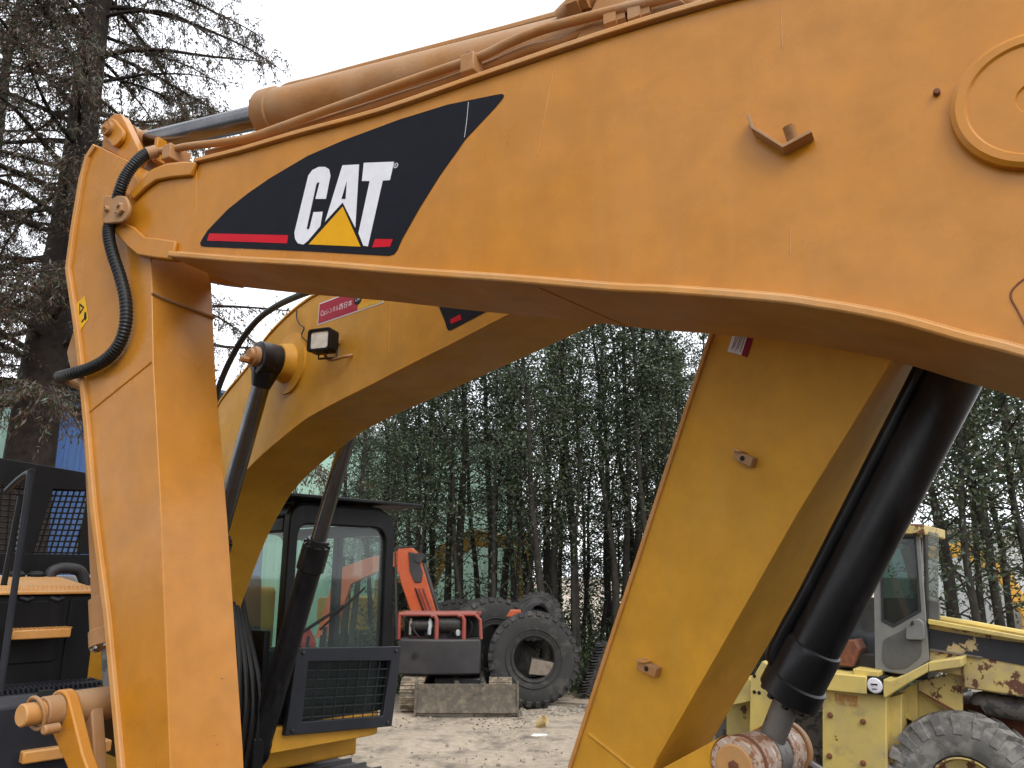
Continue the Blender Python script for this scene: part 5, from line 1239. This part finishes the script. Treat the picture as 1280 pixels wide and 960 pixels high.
    a, b = P(530, 705, YM), P(548, 765, YM); MB().cyl(Vector((a.x, YM, a.z)), Vector((b.x, YM, b.z)), 0.05).build('boom_cylinder', 'charcoal', MX)
    MB().tube([P(494, 686, YC), P(496, 800, YC)], 0.02, 6).build('cab_post', 'charcoal', MX)
    MB().tube([P(494, 685, YC), P(520, 683, YC + 0.8)], 0.02, 6).build('cab_post', 'charcoal', MX)
build_mini()

# ================================================================== TYRES AND YARD JUNK
def build_tyre(label, c, ax, Ro, Ri, w, mat, nl, group=None, lug_depth=0.016):
    t = thing('tyre', label, 'tyre', (c[0], c[1], max(0.0, c[2] - Ro)), group)
    m = MB(); tyre_mesh(m, c, ax, Ro, Ri, w, 64); m.build('casing', mat, t, smooth=40)
    o = lugs(c, ax, Ro, w, nl, lug_depth, 0.07, 0.62, 0.9).build('tread_lugs', mat, t, smooth=30)
    b = MB(); 
    for r_, d in ((Ri + 0.05, 0.94), (Ri + 0.16, 0.995)):
        for sgn in (-1, 1):
            axv = Vector(ax).normalized(); up = Vector((0, 0, 1)); up = (up - axv * up.dot(axv)); up = up.normalized() if up.length > 1e-3 else Vector((1, 0, 0)); e2 = axv.cross(up)
            b.tube([Vector(c) + axv * (sgn * w / 2 * d) + up * r_ * math.cos(a) + e2 * r_ * math.sin(a) for a in np.linspace(0, 2 * math.pi, 49)], 0.012, 6, caps=False)
    b.build('bead_ring', mat, t)
    return t
TY = 15.55
c = at_y(666, 823, TY); Ro = 0.90
build_tyre('largest tractor tyre standing upright with a timber block in its hole', (c.x, TY, Ro - 0.02), (0.05, -1, 0.02), Ro - 0.05, 0.37, 0.62, 'tyre_old', 30)
q = at_y(672, 806, TY)
wb = MB().loops([Vector((q.x - 0.18, TY - 0.25, 0.60)), Vector((q.x + 0.26, TY - 0.22, 0.56)), Vector((q.x + 0.26, TY + 0.3, 0.56)), Vector((q.x - 0.18, TY + 0.3, 0.60))], [Vector((q.x - 0.12, TY - 0.25, 0.86)), Vector((q.x + 0.30, TY - 0.22, 0.80)), Vector((q.x + 0.30, TY + 0.3, 0.80)), Vector((q.x - 0.12, TY + 0.3, 0.86))]).build('timber_block', 'wood_grey', None, 0.01)
tag(wb, 'grey timber block wedged in the hole of the upright tyre', 'timber')
c = at_y(612, 818, TY + 1.0)
build_tyre('dark tyre leaning behind the upright tyre, beside the mini excavator', (c.x, TY + 1.0, 0.97), (0.45, -0.9, 0.05), 0.98, 0.42, 0.6, 'tyre_old', 30)
c = at_y(574, 800, TY + 2.4)
build_tyre('dark tyre half hidden behind the mini excavator engine frame', (c.x, TY + 2.4, 0.95), (-0.2, -1, 0.0), 0.93, 0.42, 0.6, 'tyre_old', 30)
c = at_y(668, 765, TY + 1.3)
build_tyre('smallest worn tyre perched on top of the leaning tyres', (c.x + 0.05, TY + 1.25, c.z - 0.15), (-0.25, -0.82, 0.52), 0.56, 0.26, 0.36, 'tyre_old', 26, None, 0.012)
# orange sheet-metal scrap and dark mudguard on top of the tyres
SC = thing('metal_scrap', 'bent orange sheet metal scrap lying on top of the upright tyre', 'scrap', tuple(at_y(636, 772, TY + 0.25)))
def yprism(pts, y0, y1, Yp): 
    Pn = [at_y(x, y, Yp) for x, y in pts]; m = MB(); m.loops([Vector((p.x, y0, p.z)) for p in Pn], [Vector((p.x, y1, p.z)) for p in Pn]); return m
yprism([(633, 771), (638, 763), (651, 763), (652, 768), (650, 771)], TY - 0.05, TY + 0.5, TY).build('orange_sheet', 'orange_paint', SC, 0.01)
yprism([(650, 770), (655, 760), (664, 753), (678, 751), (677, 755), (668, 758), (662, 766), (660, 772)], TY - 0.05, TY + 0.45, TY).build('mudguard', 'charcoal', SC, 0.01)
st = MB().loops([Vector((at_y(624, 752, TY + 1.0).x + dx, TY + 0.9 + dy, at_y(624, 756, TY + 1.0).z)) for dx, dy in ((-0.08, 0), (0.09, -0.02), (0.07, 0.12), (-0.06, 0.1))], [Vector((at_y(624, 752, TY + 1.0).x + dx, TY + 0.9 + dy, at_y(624, 750, TY + 1.0).z)) for dx, dy in ((-0.05, 0.01), (0.06, 0), (0.05, 0.09), (-0.04, 0.08))]).build('paper_scrap', 'white_trash', None, 0.01)
tag(st, 'small crumpled white paper scrap on the leaning tyre', 'litter')
# heap of rubber track / chain standing by the big tyre
def chain_pile():
    t = thing('chain_pile', 'heap of dark steel track links leaning beside the upright tyre', 'track links', tuple(ground(742, 872)))
    rng = random.Random(5)
    base = ground(742, 872)
    for k in range(34):
        tt = k / 33; col_ = k % 2
        p = Vector((base.x - 0.10 + 0.42 * tt + rng.uniform(-0.02, 0.02), base.y + 0.1 + 0.15 * col_, 0.06 + 0.95 * tt))
        f = Frame((p.x, p.y), R(rng.uniform(-12, 12)))
        MB().prism(f, [(-0.19, p.z - 0.02), (0.19, p.z + 0.0), (0.19, p.z + 0.022), (0.05, p.z + 0.026), (0.03, p.z + 0.05), (-0.03, p.z + 0.05), (-0.05, p.z + 0.022), (-0.19, p.z + 0.004)], 0, 0.26).build('track_link', 'dark_steel', t, 0.004)
chain_pile()
def litter(name, label, cat, x, y, shape, mat, h=0.03, group=None):
    g = ground(x, y); rng = random.Random(int(x * 7 + y)); z0 = -0.02
    bot = [Vector((g.x + dx, g.y + dy, z0)) for dx, dy in shape]
    k = 0.72
    topv = [Vector((g.x + dx * k + rng.uniform(-0.01, 0.01), g.y + dy * k, z0 + h * rng.uniform(0.7, 1.2))) for dx, dy in shape]
    return tag(MB().loops(bot, topv).build(name, mat, None, min(0.008, h * 0.3)), label, cat, group)
litter('plastic_sheet', 'flat torn white plastic piece lying on the dirt', 'litter', 674, 919, [(-0.16, 0), (-0.05, -0.10), (0.17, -0.05), (0.15, 0.06), (0.02, 0.10), (-0.12, 0.08)], 'white_trash', 0.03)
litter('plank', 'thin pale plank lying in front of the track links', 'plank', 716, 879, [(-0.34, 0.16), (-0.30, 0.24), (0.36, -0.16), (0.34, -0.24)], 'wood_grey', 0.035)
litter('white_lid', 'small white disc lying by the cab base on the ground', 'litter', 405, 944, [(0.07 * math.cos(a), 0.05 * math.sin(a)) for a in np.linspace(0, 6.28, 13)[:-1]], 'white_trash', 0.012)
g = ground(676, 909)
cup = thing('paper_cup', 'crushed tan paper cup lying on the dirt', 'litter', tuple(g))
MB().lathe(g + Vector((-0.05, 0, 0.05)), (0.7, -0.4, 0.5), [(0, 0.05), (0.16, 0.075), (0.165, 0.08), (0.16, 0.07), (0.01, 0.045)], 12).build('cup_wall', 'cardboard', cup)
MB().loops([g + Vector(p) for p in ((-0.1, 0.0, -0.02), (0.12, -0.04, -0.02), (0.10, 0.1, -0.02), (-0.08, 0.1, -0.02))], [g + Vector(p) for p in ((-0.04, 0.02, 0.09), (0.02, 0.0, 0.12), (0.03, 0.06, 0.10), (-0.03, 0.07, 0.08))]).build('cup_lid', 'cardboard', cup, 0.006)
g = ground(637, 887)
bt = thing('plastic_bottle', 'crushed green plastic bottle beside the dozer blade', 'bottle', tuple(g))
bx = g + Vector((-0.12, -0.1, 0.025))
MB().lathe(bx, (1, 0.1, 0.05), [(0, 0.02), (0.01, 0.042), (0.06, 0.045), (0.08, 0.03), (0.11, 0.046), (0.15, 0.036), (0.18, 0.044), (0.21, 0.018), (0.25, 0.014)], 14).build('bottle_body', 'green_plastic', bt)
MB().lathe(bx + Vector((0.25, 0.025, 0.0125)), (1, 0.1, 0.05), [(0, 0.018), (0.025, 0.018)], 10).build('bottle_cap', 'white_trash', bt)
# loose stones scattered over the yard
def stones():
    rng = random.Random(11); m = MB()
    def add(x, y, r):
        n = 7; a0 = rng.uniform(0, 6)
        def loop(k, z): return [Vector((x + r * k * rng.uniform(0.7, 1.2) * math.cos(a0 + 6.283 * i / n), y + r * k * rng.uniform(0.7, 1.2) * math.sin(a0 + 6.283 * i / n), z)) for i in range(n)]
        A0, B0, C0 = loop(1.0, -0.03), loop(1.05, -0.02 + r * 0.4), loop(0.55, -0.02 + r * 0.9)
        V = A0 + B0 + C0
        F = [tuple(range(2 * n, 3 * n))] + [(i, (i + 1) % n, n + (i + 1) % n, n + i) for i in range(n)] + [(n + i, n + (i + 1) % n, 2 * n + (i + 1) % n, 2 * n + i) for i in range(n)]
        m.add(V, F)
    for k in range(420):
        y = rng.uniform(8.5, 17); x = rng.uniform(-3.6, 3.2) * y / 12
        add(x, y, rng.choice([0.008, 0.012, 0.012, 0.018, 0.025]))
    for k in range(90):
        add(rng.uniform(-0.2, 2.2), rng.uniform(14.6, 15.6), rng.uniform(0.02, 0.07))
    for k in range(10):
        add(rng.uniform(0.4, 1.8), rng.uniform(14.9, 15.4), rng.uniform(0.07, 0.12))
    o = m.build('loose_stones', 'stone', None, smooth=0); tag(o, 'loose grey stones and grit scattered over the dirt', 'stones', kind='stuff')
stones()

# ================================================================== BUILDINGS BEHIND
def shed(label, x0, x1, y, h, mat, trim, pitch=0.25, depth=6.0, roof='trim_blue', doors=()):
    t = thing('metal_shed', label, 'shed', ((x0 + x1) / 2, y, 0))
    n = int((x1 - x0) / pitch); P = []
    for i in range(n):
        a = x0 + i * pitch
        P += [(a, y), (a + pitch * 0.55, y), (a + pitch * 0.65, y - 0.04), (a + pitch * 0.9, y - 0.04)]
    P.append((x0 + n * pitch, y))
    poly = P + [(x0 + n * pitch, y + 0.1), (x0, y + 0.1)]
    m = MB(); m.loops([Vector((a, b, 0)) for a, b in poly], [Vector((a, b, h)) for a, b in poly]); m.build('front_wall', mat, t, smooth=0)
    fx = Frame((0, 0), 0); fx.u = Vector((1, 0, 0)); fx.n = Vector((0, -1, 0))
    MB().box(fx, x0, x0 + 0.1, y + 0.1, y + depth, 0, h).build('side_wall', mat, t)
    MB().box(fx, x0 + n * pitch - 0.1, x0 + n * pitch, y + 0.1, y + depth, 0, h).build('side_wall', mat, t)
    m = MB(); m.loops([Vector((x0 - 0.15, a, b)) for a, b in ((y - 0.25, h), (y + depth / 2, h + depth * 0.10), (y + depth, h), (y + depth, h + 0.08), (y + depth / 2, h + depth * 0.10 + 0.08), (y - 0.25, h + 0.08))], [Vector((x1 + 0.15, a, b)) for a, b in ((y - 0.25, h), (y + depth / 2, h + depth * 0.10), (y + depth, h), (y + depth, h + 0.08), (y + depth / 2, h + depth * 0.10 + 0.08), (y - 0.25, h + 0.08))]); m.build('roof', roof, t)
    MB().box(fx, x0 - 0.1, x1 + 0.1, y - 0.30, y - 0.2, h - 0.05, h + 0.22).build('fascia', trim, t, 0.01)
    for (dx, dw, dh) in doors:
        MB().box(fx, dx, dx + dw, y - 0.08, y - 0.05, 0.02, dh).build('door', 'pale_sheet', t, 0.01)
    return t
shed('mint green corrugated shed with blue roof edge beyond the redwood trunk', -30, -11.6, 17.5, at_y(15, 490, 17.5).z, 'mint_sheet', 'trim_blue', 0.28)
shed('blue corrugated shed between the redwood and the excavator hood', -11.4, -7.6, 18.6, at_y(80, 492, 18.6).z, 'blue_sheet', 'trim_blue', 0.3)
shed('long mint green corrugated hall behind the grove', -16.0, 0.6, 28.0, at_y(440, 548, 28.0).z, 'mint_sheet', 'pale_sheet', 0.32, 8.0, 'pale_sheet')
shed('pale grey shed seen between trunks past the wheel loader', 15.5, 24.0, 25.0, 3.6, 'pale_sheet', 'pale_sheet', 0.3, 6.0, 'pale_sheet')

# far yellow machines glimpsed through the trees
def far_machine(label, x, y, mat, ang, k=1.0):
    t = thing('excavator', label, 'excavator', (x, y, 0), None)
    f = Frame((x, y), ang)
    def pr(nm, pts, l0, l1, mt): MB().prism(f, [(a * k, b * k) for a, b in pts], l0 * k, l1 * k).build(nm, mt, t, 0.03)
    crawler(t, f, -1.9 * k, 1.9 * k, -1.3 * k, -0.75 * k, 0.85 * k, 'charcoal', 'charcoal', 0.25)
    crawler(t, f, -1.9 * k, 1.9 * k, 0.75 * k, 1.3 * k, 0.85 * k, 'charcoal', 'charcoal', 0.25)
    pr('deck', [(-2.2, 1.0), (1.4, 1.0), (1.4, 1.2), (-2.2, 1.2)], -1.25, 1.25, mat)
    pr('engine_housing', rounded([(-2.4, 1.2), (-0.4, 1.2), (-0.4, 2.2), (-2.4, 2.2)], 0.15), -1.25, 1.25, mat)
    pr('cab', rounded([(-0.2, 1.2), (1.4, 1.2), (1.25, 2.2), (0.9, 2.9), (-0.2, 2.9)], 0.15), -1.2, -0.3, mat)
    pr('cab_window', rounded([(0.0, 1.75), (1.15, 1.75), (1.05, 2.2), (0.8, 2.75), (0.0, 2.75)], 0.1), -1.215, -1.2, 'loader_glass')
    pr('boom', [(0.9, 1.3), (1.3, 1.3), (2.2, 3.3), (3.4, 4.1), (5.6, 4.0), (5.6, 4.3), (3.3, 4.8), (1.8, 4.0)], -0.15, 0.25, mat)
    pr('stick', [(5.2, 4.6), (5.7, 4.5), (5.3, 2.0), (4.9, 1.6), (4.75, 1.75)], -0.12, 0.22, mat)
    pr('bucket', rounded([(4.9, 1.75), (4.4, 1.5), (4.1, 0.9), (4.3, 0.35), (4.9, 0.25), (5.2, 0.5), (5.1, 1.2)], 0.1), -0.45, 0.55, 'charcoal')
    return t
paint('far_yellow', (0.66, 0.34, 0.03), (0.55, 0.40, 0.2), 0.5, 0.2, 0.2)
far_machine('yellow excavator half hidden behind the grove trunks', at_y(500, 700, 24.5).x - 0.4, 25.0, 'far_yellow', R(8), 0.8)
far_machine('bright yellow excavator behind the trees past the wheel loader', at_y(1268, 720, 23).x + 1.6, 23.5, 'far_yellow', R(205), 0.72)

# ================================================================== TREES
def raw_mesh(name, V, F, mat, smooth=False):
    me = bpy.data.meshes.new(name); V = np.asarray(V, dtype=np.float32); F = np.asarray(F, dtype=np.int32)
    me.vertices.add(len(V)); me.vertices.foreach_set('co', V.ravel())
    k = F.shape[1]; me.loops.add(F.size); me.loops.foreach_set('vertex_index', F.ravel())
    me.polygons.add(len(F)); me.polygons.foreach_set('loop_start', np.arange(0, F.size, k, dtype=np.int32))
    me.polygons.foreach_set('loop_total', np.full(len(F), k, dtype=np.int32))
    me.materials.append(MATS[mat]); me.update(calc_edges=True); me.validate()
    return me
def leaf_quads(C, D, L, W, rng):
    """kite-shaped leaves at C, pointing along D"""
    n = len(C); D = D / np.linalg.norm(D, axis=1, keepdims=True)
    r = rng.normal(0, 1, (n, 3)); S = np.cross(D, r); S /= np.linalg.norm(S, axis=1, keepdims=True)
    N = np.cross(D, S); L = L[:, None]; W = W[:, None]
    V = np.stack([C, C + D * L * 0.45 + S * W * 0.5 + N * L * 0.05, C + D * L, C + D * L * 0.45 - S * W * 0.5 + N * L * 0.05], 1).reshape(-1, 3)
    F = np.arange(4 * n).reshape(n, 4)
    return V, F
def branch_path(rng, p, d, ln, n, droop, wob=0.08):
    P = [np.array(p, float)]; d = np.array(d, float); st = ln / n
    for i in range(n):
        d = d + np.array([0, 0, -droop]) / n + rng.normal(0, wob, 3); d /= np.linalg.norm(d); P.append(P[-1] + d * st)
    return P
def make_redwood(rng, H, r0, zmin, nbr, lmax, mat_leaf, dens=1.0, lean=(0, 0)):
    tr = MB(); n = 18
    tp = [Vector((lean[0] * (i / n) ** 1.2 + 0.03 * math.sin(i), lean[1] * i / n + 0.03 * math.cos(i * 1.3), H * i / n)) for i in range(n + 1)]
    def rad(t): return r0 * ((1 - t) ** 0.85) * (1 + 0.35 * math.exp(-t * 30)) + 0.015
    tr.tube(tp, [rad(i / n) for i in range(n + 1)], 14)
    C = []; D = []
    for b in range(nbr):
        t = (zmin + (H * 0.97 - zmin) * ((b + rng.uniform(0, 1)) / nbr)) / H
        k = t * n; i = min(int(k), n - 1); p = tp[i].lerp(tp[i + 1], k - i)
        az = b * 2.4 + rng.uniform(-0.5, 0.5); up = rng.uniform(0.0, 0.45)
        ln = lmax * (1 - 0.72 * max(0, (t - 0.2)) / 0.8) * rng.uniform(0.55, 1.0)
        path = branch_path(rng, p, (math.cos(az), math.sin(az), up), ln, 9, rng.uniform(0.2, 0.8), 0.07)
        br = 0.010 + 0.012 * ln
        tr.tube([Vector(q) for q in path], [br * (1 - 0.85 * j / 9) for j in range(10)], 6)
        nt = int(ln * 16 * dens); bf = rng.uniform(0.2, 1.45)
        for j in range(nt):
            u = rng.uniform(0.15, 1.0) * 9; a = min(int(u), 8); q = path[a] + (path[a + 1] - path[a]) * (u - a)
            dd = path[a + 1] - path[a]; dd = dd / np.linalg.norm(dd)
            sd = np.cross(dd, [0, 0, 1]) * rng.choice([-1, 1]) + rng.normal(0, 0.35, 3) + dd * 0.5
            tl = rng.uniform(0.25, 0.75)
            tw = branch_path(rng, q, sd, tl, 4, rng.uniform(0.5, 1.5), 0.15)
            if rng.uniform() < 0.6: tr.tube([Vector(x) for x in tw], [0.006, 0.005, 0.004, 0.003, 0.002], 4, caps=False)
            nl = int(tl * 70 * bf)
            for _ in range(nl):
                v = rng.uniform(0, 4); a2 = min(int(v), 3); c = tw[a2] + (tw[a2 + 1] - tw[a2]) * (v - a2)
                C.append(c + rng.normal(0, 0.02, 3)); D.append(rng.normal(0, 0.7, 3) + np.array([0, 0, -0.7]) + (tw[4] - tw[0]))
    C = np.array(C); D = np.array(D)
    V, F = leaf_quads(C, D, rng.uniform(0.035, 0.10, len(C)), rng.uniform(0.010, 0.024, len(C)), rng)
    return tr.mesh('trunk', 'bark_red', 60, recalc=False), raw_mesh('crown', V, F, mat_leaf)
def put_tree(name, label, cat, loc, rz, sc, meshes, group=None):
    t = thing(name, label, cat, loc, group); t.rotation_euler = (0, 0, rz); t.scale = (sc, sc, sc)
    for nm, me in zip(('trunk', 'crown'), meshes):
        o = bpy.data.objects.new(nm, me); COL.objects.link(o); o.parent = t
    return t
rng = np.random.default_rng(21)
RW = []
q = at_y(45, 540, 9.7)
RW.append(make_redwood(rng, 17.0, 0.34, 4.4, 150, 4.4, 'leaf_redwood', 1.15))
put_tree('redwood_tree', 'tall redwood with thick dark trunk and brown feathery foliage', 'tree', (q.x, 9.7, 0), 0.6, 1.0, RW[0])
q = at_y(-30, 300, 13.0)
RW.append(make_redwood(rng, 15.5, 0.24, 5.0, 80, 3.6, 'leaf_redwood', 0.9))
put_tree('redwood_tree', 'slimmer redwood standing beyond the thick trunk, over the mint green shed', 'tree', (q.x, 13.0, 0), 2.2, 1.0, RW[1])
for (x, y, k, lab) in ((-8.9, 4.6, 0, 'unseen redwood added left of the parked excavators to block side skylight'), (-9.2, 0.6, 1, 'unseen slim redwood added in the middle of the light-blocking row'), (-8.8, -3.2, 0, 'unseen redwood added at the far end of the light-blocking row')):  # out-of-view redwoods added to block left skylight from the boom and stick
    put_tree('redwood_tree', lab, 'tree', (x, y, 0), 1.3 + 2.1 * k + x, 0.95, RW[k])

def make_slim(rng, H, r0, leaf0, nleaf, spread, mat_leaf, ls=(0.07, 0.15), bark='bark_grey'):
    tr = MB(); n = 14; ph = rng.uniform(0, 6, 4); lx, ly = rng.normal(0, 0.35, 2)
    tp = [Vector((lx * (i / n) ** 1.5 + 0.05 * math.sin(ph[0] + i * 0.9), ly * (i / n) ** 1.5 + 0.05 * math.sin(ph[1] + i * 0.8), H * i / n)) for i in range(n + 1)]
    tr.tube(tp, [r0 * (1 - 0.85 * i / n) * (1 + 0.3 * math.exp(-i)) + 0.006 for i in range(n + 1)], 8)
    C = []; D = []; nb = 46; per = nleaf // nb
    for b in range(nb):
        t = (leaf0 + (H * 0.99 - leaf0) * ((b + rng.uniform(0, 1)) / nb) ** 0.85) / H; k = t * n; i = min(int(k), n - 1); p = tp[i].lerp(tp[i + 1], k - i)
        az = b * 2.4 + rng.uniform(-0.6, 0.6); ln = spread * rng.uniform(0.45, 1.0) * (1.0 - 0.55 * max(0, t - 0.45) / 0.55)
        path = branch_path(rng, p, (math.cos(az), math.sin(az), rng.uniform(0.25, 1.1)), ln, 6, rng.uniform(0.0, 0.6), 0.14)
        tr.tube([Vector(x) for x in path], [0.016 * (1 - 0.8 * j / 6) + 0.003 for j in range(7)], 5)
        w = 0.45 if t * H < leaf0 + 1.8 else 1.0
        for _ in range(int(per * w)):
            v = min(5.999, 6 * rng.uniform(0.05, 1.0) ** 0.7); a = int(v); c = path[a] + (path[a + 1] - path[a]) * (v - a)
            cl = 0.20 * ln
            C.append(c + rng.normal(0, cl, 3) * np.array([1, 1, 0.75])); D.append(rng.normal(0, 1, 3) + np.array([math.cos(az), math.sin(az), -0.35]))
    C = np.array(C); D = np.array(D)
    V, F = leaf_quads(C, D, rng.uniform(*ls, len(C)), rng.uniform(ls[0] * 0.45, ls[1] * 0.45, len(C)), rng)
    return tr.mesh('trunk', bark, 60, recalc=False), raw_mesh('crown', V, F, mat_leaf)
slim = [make_slim(rng, h, r, l0, nl, sp, 'leaf_green', (0.055, 0.12)) for h, r, l0, nl, sp in ((9.6, 0.10, 2.6, 4600, 1.5), (10.4, 0.085, 3.0, 4500, 1.4), (8.8, 0.075, 2.2, 4200, 1.3), (10.0, 0.11, 3.2, 5200, 1.6), (9.2, 0.065, 2.8, 3800, 1.2), (7.6, 0.06, 1.6, 3000, 1.25))]
pr_ = random.Random(4)
GKIND = ('sturdy straight trunked', 'tall slim trunked', 'short slim trunked', 'thick trunked', 'thin wispy', 'low bushy')
GROW = ('in the front row of the grove, facing the yard', 'in the second row of the grove', 'in the middle of the grove', 'deep inside the grove', 'towards the back of the grove', 'in the rearmost row of the grove')
spots = []
for row, (Y, n, x0, x1) in enumerate(((17.6, 15, -3.6, 6.6), (18.8, 15, -4.2, 7.6), (20.2, 15, -4.6, 8.4), (21.8, 14, -5.0, 9.2), (23.4, 12, -5.2, 10.0), (25.6, 9, 0.8, 10.5))):
    for i in range(n):
        spots.append((x0 + (x1 - x0) * (i + pr_.uniform(0.15, 0.85)) / n, Y + pr_.uniform(-0.55, 0.55), row))
for i, (x, y, row) in enumerate(spots):
    px = 640 + 960 * x / y
    k = pr_.uniform(0.86, 1.08) * (0.72 if px < 470 else 0.84 if px < 530 else 1.0)
    kd = pr_.randrange(6)
    put_tree('grove_tree', '%s dark leafed tree %s' % (GKIND[kd], GROW[row]), 'tree', (x, y, 0), pr_.uniform(0, 6.28), k, slim[kd], 'slender trees of the grove')
rt = [make_slim(rng, h, r, l0, nl, sp, 'leaf_right', (0.06, 0.13)) for h, r, l0, nl, sp in ((9.5, 0.085, 1.7, 4600, 1.7), (8.8, 0.07, 1.5, 4200, 1.5), (9.2, 0.06, 1.9, 3800, 1.4))]
for i, (px, Y) in enumerate(((1192, 13.0), (1212, 12.4), (1226, 14.5), (1252, 12.8), (1262, 14.8), (1290, 12.6), (1318, 14.0), (1180, 16.5), (1150, 17.0), (1240, 17.5), (1350, 13.0), (1300, 17.0))):
    q = at_y(px, 740, Y)
    put_tree('yard_tree', '%s broadleaf tree %s' % (('thick trunked', 'medium trunked', 'thin trunked')[i % 3], 'close behind the wheel loader bonnet' if Y < 13.5 else 'in the second row behind the wheel loader' if Y < 15 else 'in the back row behind the wheel loader'), 'tree', (q.x, Y, 0), pr_.uniform(0, 6.28), pr_.uniform(0.9, 1.1), rt[i % 3], 'trees behind the wheel loader')
shr = [make_slim(rng, h, 0.04, 0.15, nl, sp, 'leaf_green', (0.06, 0.13)) for h, nl, sp in ((4.6, 4200, 1.3), (3.8, 3600, 1.2))]
for i in range(16):
    put_tree('shrub', 'dense dark shrub closing the gaps behind the grove trunks', 'shrub', (0.2 + 0.72 * i + pr_.uniform(-0.25, 0.25), 26.6 + 0.8 * (i % 2) + pr_.uniform(-0.3, 0.3), 0), pr_.uniform(0, 6.28), pr_.uniform(0.85, 1.15), shr[i % 2], 'shrubs behind the grove')
# low scrub and leaf litter under the grove
def scrub():
    rng2 = np.random.default_rng(8); n = 42000
    x = rng2.uniform(-4.2, 9.5, n); y = rng2.uniform(16.9, 26.5, n); h = np.abs(rng2.normal(0, 1, n)) * (0.35 + 0.13 * np.clip(y - 17.5, 0, 7)) * (0.5 + 0.5 * np.sin(x * 1.7 + np.sin(y) * 2) ** 2)
    C = np.stack([x, y, h], 1); D = rng2.normal(0, 1, (n, 3)) + np.array([0, 0, 0.6])
    V, F = leaf_quads(C, D, rng2.uniform(0.07, 0.18, n), rng2.uniform(0.03, 0.08, n), rng2)
    o = bpy.data.objects.new('undergrowth', raw_mesh('undergrowth', V, F, 'leaf_green')); COL.objects.link(o)
    tag(o, 'low dark green undergrowth beneath the grove', 'undergrowth', kind='stuff')
    n = 2600; x = rng2.uniform(-2, 3.4, n); y = rng2.uniform(11.5, 17.2, n) ; y = y + rng2.normal(0, 0.4, n)
    keep = (np.sin(x * 2.1 + 1) + np.sin(y * 1.9) + rng2.normal(0, 0.6, n)) > 0.5; x, y = x[keep], y[keep]; n = len(x)
    C = np.stack([x, y, np.full(n, -0.012)], 1); D = rng2.normal(0, 1, (n, 3)) * np.array([1, 1, 0.12])
    V, F = leaf_quads(C, D, rng2.uniform(0.03, 0.07, n), rng2.uniform(0.012, 0.03, n), rng2)
    o = bpy.data.objects.new('leaf_litter', raw_mesh('leaf_litter', V, F, 'leaf_litter')); COL.objects.link(o)
    tag(o, 'dry brown leaf litter scattered over the dirt', 'leaf litter', kind='stuff')
scrub()
